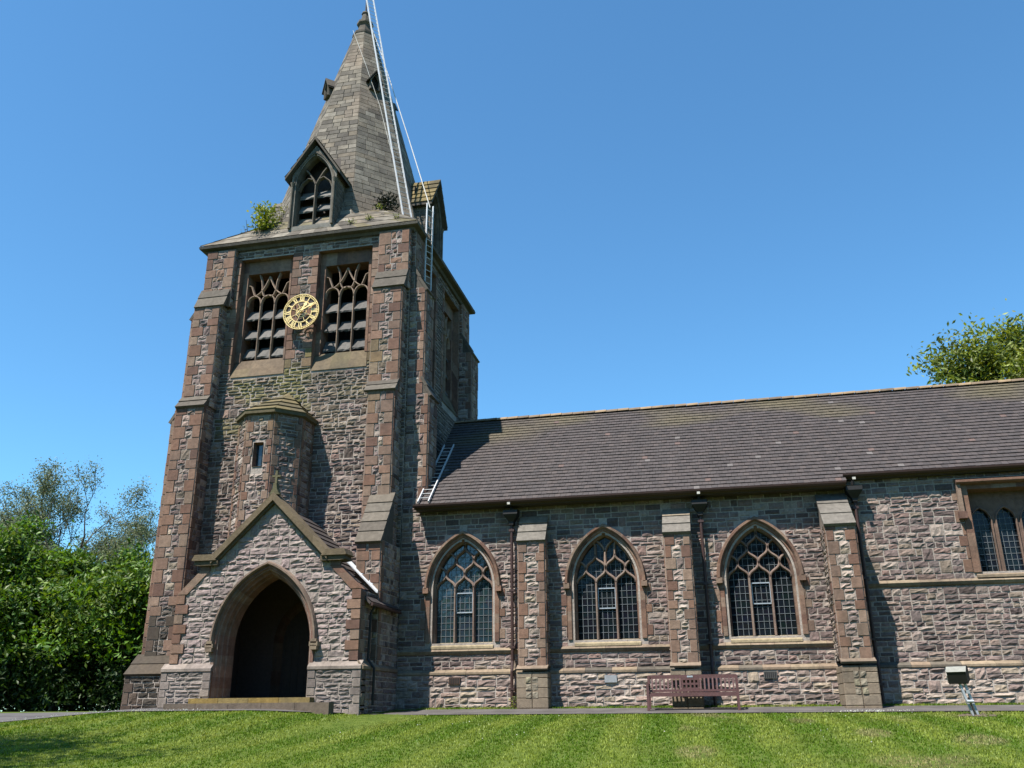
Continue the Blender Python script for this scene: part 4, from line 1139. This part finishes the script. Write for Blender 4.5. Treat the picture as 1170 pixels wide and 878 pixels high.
# dressed slopes and kneeler blocks
for s_ in (-1, 1):
    for k in range(3):
        v0 = 3.45+.7*k/3; v1 = v0+.7/3; h0, h1 = 2.95-.7*k/3, 2.95-.7*(k+1)/3
        q = [QF.p(s_*(h0-.32), v0, .05), QF.p(s_*h0, v0, .05), QF.p(s_*h1, v1, .05), QF.p(s_*(h1-.32), v1, .05)]
        c = pick(DRS); db.face(q if s_ > 0 else q[::-1], c); e0, e1 = QF.p(s_*h0, v0, -.3), QF.p(s_*h1, v1, -.3)
        db.face([q[1], e0, e1, q[2]] if s_ > 0 else [q[2], e1, e0, q[1]], c)
        f0 = QF.p(s_*(h0-.32), v0, 0); f1 = QF.p(s_*(h1-.32), v1, 0); db.face([q[0], f0, f1, q[3]], c)
    for k in range(7):
        v0 = 1.44+2*k/7; w_ = (.3, .44)[k % 2]; u0, u1 = sorted((s_*2.97, s_*(2.97-w_)))
        block(db, [QF.p(u0, v0+.004), QF.p(u1, v0+.004), QF.p(u1, v0+2/7-.004), QF.p(u0, v0+2/7-.004)], QF.w, .06, .003, pick(DRS))
    u0, u1 = sorted((s_*1.95, s_*2.27)); block(db, [QF.p(u0, 4.12), QF.p(u1, 4.12), QF.p(u1, 4.4), QF.p(u0, 4.4)], QF.w, .06, .003, pick(DRS))
po = part(mb.merge(db), 'porch_wall', 'stone'); db = MB()
# plinth with mouldings
PP = south(PYF-.13, PX)
for a, b in ((-3.12, -1.50), (1.50, 3.12)):
    pb = MB(); db = MB()
    wall(pb, db, PP, a, b, .0, 1.22, ql=(.24, .3), qr=(.24, .3), pal=[(.23,.195,.18), (.27,.225,.205), (.20,.17,.16)], dpal=[(.25, .21, .19), (.28, .235, .205), (.22, .185, .17)], lo=.2, hi=.3)
    course(db, PP, a, b, [(0, 1.2), (.05, 1.22), (.05, 1.30), (-.13, 1.46)], pal=[(.25, .21, .19), (.28, .235, .205)], step=(.6, 1.0))
    for s_, u in ((-1, a), (1, b)):
        pb.face([PP.p(u, 0, 0), PP.p(u, 1.22, 0), PP.p(u, 1.22, -.35), PP.p(u, 0, -.35)][::-s_], DRS[4])
    if a < 0: part(pb.merge(db), 'porch_plinth', 'stone', po); db = MB()
SE_ = Frame((PX+3.12, 0, 0), (0, 1, 0), (1, 0, 0)); wall(pb, db, SE_, PYF-.13, 27.8, .0, 1.22, pal=RUB); course(db, SE_, PYF-.13, 27.8, [(0, 1.2), (.05, 1.22), (.05, 1.30), (-.16, 1.46)], pal=DRB)
part(pb.merge(db), 'porch_plinth', 'stone', po); db = MB()
SE2 = Frame((PX+2.95, 0, 0), (0, 1, 0), (1, 0, 0)); SW2 = Frame((PX-2.95, 0, 0), (0, -1, 0), (-1, 0, 0))
ps = MB()
wl = [Rect(26.0, 26.35, 1.6, 2.8), Rect(26.75, 27.1, 1.6, 2.8)]
wall(ps, db, SE2, PYF, 28.0, 1.42, 3.4, openings=[(r, .1) for r in wl], quoin=(.1, .2), ql=(.25, .35))
for r in wl: ps.face([SE2.p(r.u0-.1, r.v0-.1, -.25), SE2.p(r.u1+.1, r.v0-.1, -.25), SE2.p(r.u1+.1, r.v1+.1, -.25), SE2.p(r.u0-.1, r.v1+.1, -.25)], (.02, .02, .02))
part(ps.merge(db), 'porch_side_wall', 'stone', po); ps = MB(); db = MB(); wall(ps, db, SW2, -28, -PYF, -.1, 3.4); part(ps.merge(db), 'porch_side_wall', 'stone', po)
ar = MB()
sweep(ar, QF, arch, [(.19, 0), (.19, .06), (.1, .06), (.06, 0), (.03, -.03), (.0, -.13), (-.04, -.15), (-.06, -.32), (-.10, -.34), (-.11, -.7)], na=10, nj=5, pal=[(.235, .135, .105), (.26, .16, .125), (.205, .12, .095), (.25, .17, .135)])
sweep(ar, QF, arch, [(.17, .05), (.17, .12), (.2, .17), (.25, .17), (.28, .08), (.28, 0)], na=16, jamb=False, every=3, pal=[(.22, .16, .125), (.25, .18, .14)])
for s_ in (-1, 1):
    for z, r in ((1.98, .09), (1.90, .13), (1.80, .1)):
        ar.box(-r, r, -.2, 0, -.06, .06, pick(DRB), Matrix.Translation(QF.p(s_*1.64, z+.02, 0)))
part(ar, 'porch_arch', 'dressed', po)
gc = MB(); MC = dim([(.24, .20, .14), (.27, .225, .16), (.21, .18, .13)], .62)
for s_ in (-1, 1):
    P0, P1 = (0, 6.42), (1.88, 4.56)
    for k in range(4):
        f, g = k/4, (k+1)/4; a = (P0[0]+(P1[0]-P0[0])*f, P0[1]+(P1[1]-P0[1])*f); b = (P0[0]+(P1[0]-P0[0])*g, P0[1]+(P1[1]-P0[1])*g)
        poly = [(PX+s_*a[0], a[1]), (PX+s_*b[0], b[1]), (PX+s_*b[0], b[1]-.24), (PX+s_*a[0], a[1]-.24)]
        gc.prism(poly[::s_], PYF-.2, PYF+.35, pick(MC))
        poly = [(PX+s_*a[0], a[1]-.242), (PX+s_*b[0], b[1]-.242), (PX+s_*b[0], b[1]-.33), (PX+s_*a[0], a[1]-.33)]
        gc.prism(poly[::s_], PYF-.12, PYF+.3, MC[2])
    poly = [(PX+s_*1.84, 4.60), (PX+s_*2.42, 4.60), (PX+s_*2.5, 4.44), (PX+s_*2.46, 4.42), (PX+s_*1.7, 4.42)]
    gc.prism(poly[::s_], PYF-.22, PYF+.4, MC[0])
    poly = [(PX+s_*1.66, 4.416), (PX+s_*2.42, 4.416), (PX+s_*2.45, 4.30), (PX+s_*2.3, 4.28), (PX+s_*1.66, 4.28)]
    gc.prism(poly[::s_], PYF-.16, PYF+.36, MC[2])
cp = part(gc, 'gable_coping', 'dressed')
fx = MB(); g_ = (.13, .12, .07)
fx.prism([(PX-.16, 6.36), (PX+.16, 6.36), (PX+.07, 6.55), (PX+.05, 6.72), (PX-.05, 6.72), (PX-.07, 6.55)], PYF-.14, PYF+.06, g_)
fx.box(PX-.035, PX+.035, PYF-.09, PYF-.01, 6.72, 7.12, g_); fx.box(PX-.14, PX+.14, PYF-.087, PYF-.013, 6.92, 6.98, g_)
part(fx, 'finial_cross', 'dressed', cp)
pr_ = MB()
for s_ in (-1, 1):
    e0, e1 = Vector((PX+s_*3.18, PYF+.2, 3.08)), Vector((PX+s_*3.18, 27.75, 3.08)); t0, t1 = Vector((PX, PYF+.2, 6.1)), Vector((PX, 28.0, 6.1)); e1b = Vector((PX+s_*3.18, 27.75, 3.08))
    if s_ > 0: courses_quad(pr_, e0, e1, t1, t0, 14, TIL, .03, .25)
    else: courses_quad(pr_, e1, e0, t0, t1, 14, TIL, .03, .25)
    lo = Vector((0, 0, -.1))
    pr_.face([e0, e1, e1+lo, e0+lo], TIL[0]); pr_.face([e0+lo, e1+lo, t1+lo, t0+lo], (.05, .04, .03)); pr_.face([e0, t0, t0+lo, e0+lo], TIL[2])
prf = part(pr_, 'porch_roof', 'tile')
fs = MB()
a, b = Vector((PX+1.95, 26.14, 4.42)), Vector((PX+3.0, 26.14, 3.42)); nz_ = Vector((.7, 0, .7))
fs.face([a, b, b+Vector((0, .05, .16)), a+Vector((0, .05, .16))]); fs.face([a+nz_*.03+Vector((0, -.16, 0)), b+nz_*.03+Vector((0, -.16, 0)), b+nz_*.035, a+nz_*.035]); part(fs, 'lead_flashing', 'lead', prf)
ev = MB(); ev.tube([(PX+3.2, PYF+.2, 3.02), (PX+3.2, 27.7, 3.02)], .055, 8); part(ev, 'porch_gutter', 'iron', prf)
pd = MB(); pd.tube([(PX+3.2, 25.5, 3.0), (PX+3.08, 25.5, 2.8), (PX+3.05, 25.5, 1.5), (PX+3.25, 25.5, 1.25), (PX+3.25, 25.5, .25)], .04, 8); part(pd, 'porch_downpipe', 'black', prf)
# porch steps, floor, inside walls, inner door
st_ = MB()
for k in range(4):
    x0 = PX-1.95+k*.93; st_.box(x0, x0+.92, 24.55, 25.5, .1, .47, pick([(.27, .19, .065), (.24, .18, .075), (.25, .175, .06)]))
stp = part(st_, 'step', 'dressed')
st_ = MB()
for k in range(5):
    x0 = PX-2.5+k*1.0; st_.box(x0, x0+.99, 24.2, 24.548, .0, .33, pick([(.15, .12, .095), (.17, .135, .105)]))
part(st_, 'step', 'dressed')
fl = MB(); fl.box(PX-2.6, PX+2.6, 25.5, 27.96, .1, .46, (.22, .19, .17)); part(fl, 'porch_floor', 'dressed')
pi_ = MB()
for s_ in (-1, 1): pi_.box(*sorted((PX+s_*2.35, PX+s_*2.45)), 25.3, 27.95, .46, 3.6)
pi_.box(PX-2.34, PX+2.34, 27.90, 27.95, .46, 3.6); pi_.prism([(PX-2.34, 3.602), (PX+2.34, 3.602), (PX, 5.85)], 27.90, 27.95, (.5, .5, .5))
part(pi_, 'porch_inner_wall', 'porch_shade')  # inner faces darkened in colour to imitate the shade in here
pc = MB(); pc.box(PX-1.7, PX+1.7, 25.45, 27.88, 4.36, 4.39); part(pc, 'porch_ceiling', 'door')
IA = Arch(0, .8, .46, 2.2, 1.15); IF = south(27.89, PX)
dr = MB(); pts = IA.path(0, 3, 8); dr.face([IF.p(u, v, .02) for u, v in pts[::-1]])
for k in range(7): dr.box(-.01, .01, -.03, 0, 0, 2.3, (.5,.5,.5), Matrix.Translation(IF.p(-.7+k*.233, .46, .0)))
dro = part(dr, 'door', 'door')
ds = MB(); sweep(ds, IF, IA, [(.3, 0), (.3, .08), (.12, .08), (.02, .02), (0, 0)], na=8, nj=4, pal=dim(DRS, .35)); part(ds, 'door_arch', 'dressed', dro)  # dressed stone colour lowered to stand in for the porch's shade

# ================================================================== LOOSE THINGS
def thing(name, loc, label, cat, group=None):
    return tag(empty(name, loc), label, cat, group)
def tpart(mb, name, mat, parent, root=None, smooth=False):
    """part given in world coordinates under a thing placed at its own base"""
    o = mb.build(name, M[mat] if isinstance(mat, str) else mat, None, smooth)
    o.parent = parent
    if parent.type == 'EMPTY': o.matrix_parent_inverse = Matrix.Translation(-parent.location)
    return o
def bar(mb, a, b, w, h, col=(.5, .5, .5), side=None):
    a, b = Vector(a), Vector(b); d = (b-a).normalized(); s_ = Vector(side) if side else (d.cross(Vector((0, 0, 1))).normalized() if abs(d.z) < .95 else Vector((1, 0, 0)))
    s_ = (s_ - d*s_.dot(d)).normalized(); n_ = d.cross(s_)
    rows = [[p+s_*x*w/2+n_*y*h/2 for x, y in ((-1, -1), (1, -1), (1, 1), (-1, 1))] for p in (a, b)]
    mb.grid(rows, col, True); mb.face(rows[0][::-1], col); mb.face(rows[1], col)
def ladder(label, a, b, side, width, step=.26, th=.06):
    a, b, side = Vector(a), Vector(b), Vector(side).normalized(); d = (b-a).normalized()
    t_ = thing('ladder', a, label, 'ladder')
    for s_ in (-1, 1):
        m_ = MB(); bar(m_, a+side*s_*width/2, b+side*s_*width/2, th*.45, th, side=side); tpart(m_, 'stile', 'alu', t_)
    L = (b-a).length; n = int(L/step)
    for k in range(1, n):
        r = MB(); p = a+d*(k*L/n); r.tube([p-side*width/2, p+side*width/2], .012, 6); tpart(r, 'rung', 'alu', t_)
    return t_
ladder('aluminium ladder lying on the nave roof against the tower', (-9.02, 27.46, 6.47), (-9.08, 30.52, 9.26), (1, .02, 0), .36, .27, .07)
ladder('very long white ladder leaning up the spire to its tip', (-10.45, 28.95, 18.0), (-13.72, 31.36, 32.2), (.707, .707, 0), .36, .28, .075)
ladder('narrow upright ladder against the east side of the tower below its dormer', (-9.55, 28.9, 14.85), (-9.55, 28.95, 18.5), (.45, .9, 0), .33, .26, .06)
rp = MB(); rp.tube([(-9.62, 29.15, 18.5), (-11.0, 30.3, 22.6), (-13.0, 31.5, 28.6), (-13.65, 31.7, 30.4)], .02, 6)
tag(rp.build('rope', M['rope']), 'pale rope running from the spire tip down to the upright ladder', 'rope')
rp = MB(); rp.tube([(-14.25, 31.15, 29.7), (-13.3, 30.6, 27.2), (-12.4, 30.3, 24.6), (-11.4, 29.7, 21.2)], .009, 6)
tag(rp.build('rope', M['rope']), 'thin line crossing the sunlit face of the spire', 'rope')

# bench
BX0, BX1, BY = -2.06, .40, 26.84; bz = T(-.8, BY)+.03
bench = thing('park_bench', (-.84, BY, bz), 'long dark red-brown wooden slatted bench in front of the middle buttress', 'bench')
be = MB()
for k in range(4): y = BY-.12-.115*k; be.box(BX0+.03, BX1-.03, y-.045, y+.045, bz+.40, bz+.425)
be.box(BX0+.03, BX1-.03, BY-.56, BY-.53, bz+.32, bz+.40); tpart(be, 'seat', 'wood', bench)
bk = MB(); lean = .10
yb = lambda z: BY-.05+lean*(z-.4)/.5
bk.box(BX0+.02, BX1-.02, yb(.87)-.02, yb(.87)+.03, bz+.80, bz+.90); bk.box(BX0+.02, BX1-.02, yb(.47)-.02, yb(.47)+.03, bz+.45, bz+.51)
n = 21
for k in range(n):
    x = BX0+.12+(BX1-BX0-.24)*k/(n-1)
    if 8 <= k <= 11: continue
    bar(bk, (x, yb(.5), bz+.5), (x, yb(.81), bz+.81), .045, .02, side=(1, 0, 0))
xc = BX0+.12+(BX1-BX0-.24)*9.5/(n-1)
for i in range(4):
    for j in range(3): pass
for i in range(5): bk.box(xc-.22+i*.11-.024, xc-.22+i*.11+.024, yb(.65)-.01, yb(.65)+.012, bz+.5, bz+.81)
for j in range(3): bk.box(xc-.22, xc+.22, yb(.65)-.012, yb(.65)+.010, bz+.5+j*.13, bz+.555+j*.13)
bko = tpart(bk, 'backrest', 'wood', bench)
pq = MB(); pq.box(xc-.08, xc+.08, yb(.85)-.028, yb(.85)-.021, bz+.83, bz+.875); tpart(pq, 'name_plate', 'zinc', bko)
for x in (BX0+.03, BX1-.03):
    a_ = MB(); a_.box(x-.035, x+.035, BY-.56, BY+.02, bz+.62, bz+.66); tpart(a_, 'armrest', 'wood', bench)
    for y, z1 in ((BY-.54, .62), (BY-.0, .88)):
        l_ = MB(); l_.box(x-.035, x+.035, y-.035, y+.035, bz-.04, bz+z1); tpart(l_, 'leg', 'wood', bench)

# floodlight on a leaning steel post at the lawn edge
fx_, fy_ = 5.60, 24.2; fz = T(fx_, fy_)
fl_ = thing('floodlight', (fx_, fy_, fz), 'black box floodlight on a leaning galvanised post at the lawn edge', 'floodlight')
ptop = Vector((fx_-.10, fy_+.02, fz+.80))
for s_ in (-1, 1):
    m_ = MB(); o_ = Vector((s_*.055, 0, 0)); bar(m_, Vector((fx_+.12, fy_, fz-.1))+o_, ptop+o_, .05, .07, side=(1, 0, 0)); tpart(m_, 'post', 'zinc', fl_)
m_ = MB(); m_.tube([(fx_+.07, fy_-.06, fz+.02), (fx_+.02, fy_-.07, fz+.25), (fx_-.02, fy_-.06, fz+.42)], .018, 6); tpart(m_, 'cable', 'black', fl_)
m_ = MB(); m_.tube([(fx_-.07, fy_-.09, fz+.33), (fx_+.08, fy_-.09, fz+.33)], .035, 8); m_.box(fx_-.04, fx_+.03, fy_-.08, fy_-.04, fz+.5, fz+.58); tpart(m_, 'clamp', 'zinc', fl_)
RM = Matrix.Translation(ptop+Vector((-.03, .03, .12))) @ Matrix.Rotation(radians(-24), 4, 'Z') @ Matrix.Rotation(radians(14), 4, 'X')
prof_h = [(-.16, -.17), (-.19, .10), (-.06, .19), (.10, .20), (.16, .15), (.16, -.15)]
m_ = MB(); m_.prism(prof_h, -.21, .21, (.5, .5, .5), 'yz'); m_.v = [tuple(RM @ Vector(p)) for p in m_.v]; hs = tpart(m_, 'housing', 'black', fl_)
m_ = MB(); m_.face([RM @ Vector(p) for p in ((.19, .162, -.13), (-.19, .162, -.13), (-.19, .162, .13), (.19, .162, .13))]); tpart(m_, 'lens', 'lampglass', hs)
m_ = MB(); m_.prism([(-.195, .108), (-.062, .20), (-.07, .215), (-.205, .12)], -.22, .22, (.5, .5, .5), 'yz'); m_.v = [tuple(RM @ Vector(p)) for p in m_.v]; tpart(m_, 'lid', 'palelid', hs)
m_ = MB(); m_.prism([(-.13, -.15), (-.15, .02), (-.01, .15), (.10, .16), (.13, -.13)], -.235, -.214, (.5, .5, .5), 'yz'); m_.v = [tuple(RM @ Vector(p)) for p in m_.v]; tpart(m_, 'side_panel', 'palelid', hs)
em = MB()
for k in range(26):
    a = R(0, 2*pi); r = R(.05, .32); s_ = R(.04, .1); x, y = fx_+.12+cos(a)*r*1.3, fy_+sin(a)*r; z = T(x, y)
    em.face([(x-s_, y-s_, z+.012), (x+s_, y-s_, z+.012), (x, y, z+.05), (x-s_*.3, y+s_, z+.012)]); em.face([(x+s_, y-s_, z+.012), (x+s_*.6, y+s_, z+.012), (x, y, z+.05)])
tag(em.build('bare_soil', M['bark']), 'patch of bare dark soil round the foot of the floodlight post', 'soil', kind='stuff')

# ================================================================== PLANTS
def leaf(mb, p, s_, col, up_bias=.4, nrm=None):
    d = Vector((R(-1, 1), R(-1, 1), R(-1, 1)+up_bias))
    if d.length < .1: d = Vector((0, 0, 1))
    d.normalize(); a = d.cross(Vector((R(-1, 1), R(-1, 1), R(-1, 1)))).normalized(); b = d.cross(a)
    l, w = s_, s_*R(.35, .5)
    mb.face([p-a*l*.5, p+b*w*.5+d*w*.12, p+a*l*.5, p-b*w*.5+d*w*.12], col)
def grow(trunk, tips, p, d, L, r, depth, spread, rnd):
    """limbs: tapered tubes that fork; collects tip points"""
    pts = [p]; q = p.copy(); dd = d.copy(); n = 4
    for k in range(n):
        dd = (dd + Vector((rnd.uniform(-1, 1), rnd.uniform(-1, 1), rnd.uniform(-.4, .8)))*.16).normalized()
        q = q+dd*L/n; pts.append(q.copy())
        if depth <= 1: tips.append(q.copy())
    trunk.tube(pts, [max(.016, r*(1-.45*k/n)) for k in range(n+1)], 7 if r > .06 else 5, caps=False)
    if depth > 0:
        for k in range(rnd.choice((2, 3, 3))):
            v = (dd + Vector((rnd.uniform(-1, 1), rnd.uniform(-1, 1), rnd.uniform(-.35, .9)))*spread).normalized()
            grow(trunk, tips, pts[rnd.choice((2, 3, 4, 4))], v, L*rnd.uniform(.62, .85), r*.55, depth-1, spread, rnd)
    else: tips.append(q)
def tree(name, label, x, y, h, trunk_r, pal, leaf_s, per, clump, seed, fork=.28, spread=.8, depth=4, group=None, fill=None, fz=.3, zb=None, squash=.7, cat='tree', minz=None):
    rnd = random.Random(seed); z0 = T(x, y)-.1 if zb is None else zb
    t_ = thing(name, (x, y, z0), label, cat, group)
    tk = MB(); tips = []; base = Vector((x, y, z0))
    nl = 5
    top = base+Vector((rnd.uniform(-.3, .3), rnd.uniform(-.3, .3), h*fork))
    tk.tube([base-Vector((0, 0, .2)), base+(top-base)*.15, base+(top-base)*.6, top], [trunk_r*1.35, trunk_r, trunk_r*.85, trunk_r*.75], 9)
    for k in range(nl):
        a = 2*pi*k/nl+rnd.uniform(-.4, .4); v = Vector((cos(a)*spread, sin(a)*spread, rnd.uniform(.5, 1.2))).normalized()
        grow(tk, tips, top-Vector((0, 0, rnd.uniform(0, h*fork*.35))), v, h*.27, trunk_r*.55, depth-1, spread, rnd)
    grow(tk, tips, top, Vector((0, 0, 1)), h*.30, trunk_r*.6, depth-1, spread*.8, rnd)
    tpart(tk, 'trunk', 'bark', t_)
    cr_ = MB()
    if fill: tips = tips + [Vector((x+rnd.gauss(0, 1)*fill[0], y+rnd.gauss(0, 1)*fill[0], z0+rnd.uniform(fz, fill[1]))) for _ in range(fill[2])]
    for p in tips:
        if minz and p.z < minz: continue
        c0 = rnd.choice(pal); k0 = rnd.uniform(.55, 1.45)
        for _ in range(per):
            q = p+Vector((rnd.gauss(0, clump), rnd.gauss(0, clump), rnd.gauss(0, clump*squash)))
            if q.z < z0+.05: continue
            k = k0*rnd.uniform(.8, 1.2); leaf(cr_, q, leaf_s*rnd.uniform(.6, 1.3), (c0[0]*k, c0[1]*k, c0[2]*k))
    tpart(cr_, 'crown', 'leaf', t_)
    return t_
SYC = [(.10, .20, .02), (.08, .165, .018), (.14, .24, .028), (.06, .135, .016), (.045, .11, .016), (.15, .22, .04)]
DK = [(.035, .075, .015), (.03, .065, .014), (.042, .085, .017)]
LIM = [(.22, .27, .032), (.16, .205, .028), (.21, .245, .035), (.13, .175, .026)]
BUSH = 'bushy trees left of the tower'
tree('broadleaf_tree', 'bright green bushy tree at the left edge of the photo', -34.0, 38.8, 8.1, .2, SYC, .29, 34, .44, 11, .30, .9, 4, BUSH, (2.0, 7.2, 170), 2.6)
tree('broadleaf_tree', 'bright green bushy tree closest to the tower corner', -26.4, 38.6, 6.5, .18, SYC, .28, 34, .42, 12, .34, .9, 4, BUSH, (1.7, 5.8, 160), 2.4)
tree('broadleaf_tree', 'bushy tree in the middle of the dark thicket, lower than its neighbour', -30.3, 38.6, 7.0, .18, SYC, .28, 34, .42, 13, .34, .9, 4, BUSH, (1.8, 5.8, 160), 2.4)
tree('shrub', 'dark evergreen shrub in the shade beside the tower base', -25.6, 39.3, 3.4, .1, DK, .24, 26, .42, 14, .15, 1.0, 3, 'dark shrubs under the trees', (1.3, 2.9, 300), cat='shrub')
tree('shrub', 'dark evergreen shrub in the deep shade under the middle of the thicket', -30.0, 39.4, 3.4, .1, DK, .24, 26, .42, 15, .15, 1.0, 3, 'dark shrubs under the trees', (1.5, 2.9, 300), cat='shrub')
tree('shrub', 'dark evergreen shrub at the left edge under the tallest bushy tree', -34.4, 39.5, 3.6, .1, DK, .24, 26, .42, 16, .15, 1.0, 3, 'dark shrubs under the trees', (1.5, 3.0, 300), cat='shrub')
hg = thing('hedge', (-33, 46, T(-33, 46)), 'tall dark hedge closing the view behind the bushy trees', 'hedge')
hm_ = MB()
for _ in range(15000):
    x = R(-48, -20); y = 46+random.gauss(0, .7); z = T(x, y)+R(0, 1)*(5.2+.7*noise.noise((x*.4, 0, 2)))
    c = random.choice(DK); k = R(.7, 1.3); leaf(hm_, Vector((x, y, z)), R(.25, .5), (c[0]*k, c[1]*k, c[2]*k))
tpart(hm_, 'foliage', 'leaf', hg)
ht = MB()
for k in range(14): x = -47+2*k; ht.tube([(x, 46, T(x, 46)-.2), (x+R(-.3, .3), 46.1, 2.2), (x+R(-.6, .6), 46.0, 4.4)], [.09, .07, .03], 6)
tpart(ht, 'stems', 'bark', hg)
GRY_G = [(.17, .205, .10), (.145, .18, .09), (.19, .225, .115)]
tree('sparse_tree', 'tall sparse tree with thin young leaves and bare twigs beside the tower', -45.5, 58, 15.2, .30, GRY_G, .17, 12, .34, 21, .3, .95, 6, 'thin-leaved trees behind the bushes')
tree('sparse_tree', 'hazy thin tree at the far left edge', -56, 62, 14.2, .3, GRY_G, .18, 12, .34, 18, .3, .95, 6, 'thin-leaved trees behind the bushes')
tree('broadleaf_tree', 'yellow-green tree rising behind the roof ridge at the right', 16.3, 47, 14.4, .5, LIM, .27, 74, .5, 19, .34, .85, 5)
tree('broadleaf_tree', 'tree outside the view whose shade falls on the lawn corner', -20.4, 8.8, 15.5, .3, SYC, .34, 30, .5, 20, .5, .42, 3, minz=7)

# unseen trees added behind camera to block low southern sky; windows mirror them
back = tree('sky_block_tree', 'large unseen tree added south of the church to block low sky', -34, -24, 19, .45, DK+SYC[:1], .75, 14, .8, 31, .16, .9, 4, 'unseen added trees facing the church front', (4.0, 14, 140))
for x, y, k, a in ((-20, -30, 1.1, 1.2), (-7, -27, 1.0, 2.9), (6, -31, 1.15, 4.1), (19, -25, 1.0, .6), (32, -20, 1.1, 2.2), (42, -6, 1.0, 3.3), (-44, -10, 1.05, 5.0), (46, 10, .95, 1.9)):
    c = back.copy(); COL.objects.link(c); c.location = (x, y, T(x, y)-.1); c.rotation_euler = (0, 0, a); c.scale = (k, k, k)
    for ch in back.children:
        d = ch.copy(); COL.objects.link(d); d.parent = c; d.matrix_parent_inverse = ch.matrix_parent_inverse.copy()

def weed(label, p, r, h, n, pal, ls, cat='plant', name='wall_plant', stems=5):
    t_ = thing(name, p, label, cat); sm = MB(); fm = MB(); P0 = Vector(p)
    for k in range(stems):
        a = 2*pi*k/stems+R(-.4, .4); tip = P0+Vector((cos(a)*r*R(.4, 1), sin(a)*r*R(.4, 1), h*R(.6, 1)))
        sm.tube([P0, P0.lerp(tip, .5)+Vector((0, 0, h*.12)), tip], [.02, .014, .006], 5)
    for k in range(n):
        f = R(0, 1); q = P0+Vector((random.gauss(0, r*.5), random.gauss(0, r*.5), h*(.08+.85*f**1.2)))
        c = random.choice(pal); kk = R(.7, 1.3); leaf(fm, q, ls*R(.6, 1.3), (c[0]*kk, c[1]*kk, c[2]*kk))
    tpart(sm, 'stem', 'bark', t_); tpart(fm, 'foliage', 'leaf', t_)
YG = [(.24, .29, .025), (.18, .25, .02), (.28, .31, .04), (.11, .17, .02)]
weed('bright green weed sprouting beside the spire dormer at the left parapet corner', (-16.0, 28.0, 17.6), .42, 1.25, 900, YG[:3], .15)
weed('yellowish upper weed growing against the left spire slope', (-15.7, 28.9, 18.1), .36, 1.3, 230, [(.20, .20, .05), (.15, .18, .04)], .13)
weed('thin bare weed at the far left of the parapet', (-16.75, 28.25, 17.35), .5, .95, 34, [(.07, .10, .04)], .12, stems=4)
weed('dark dead-looking shrub on the broach between spire and ladder', (-11.45, 29.3, 18.55), .42, .85, 700, [(.012, .016, .008), (.016, .022, .01)], .14, cat='shrub', name='wall_shrub')
for lab, p in (('small green tuft at the foot of the dark shrub on the broach', (-11.35, 28.25, 18.15)), ('small green tuft near the parapet corner below the ladder foot', (-10.5, 27.85, 17.35)), ('small green tuft on the parapet right of the front dormer', (-12.3, 27.84, 17.38)), ('small mossy tuft midway along the broach edge', (-11.6, 27.9, 17.5))):
    weed(lab, p, .16, .22, 70, YG, .07, name='moss_tuft', stems=3)
weed('weed clump at the foot of the left downpipe', (-6.05, 27.55, .12), .12, .4, 60, YG, .07, stems=4)
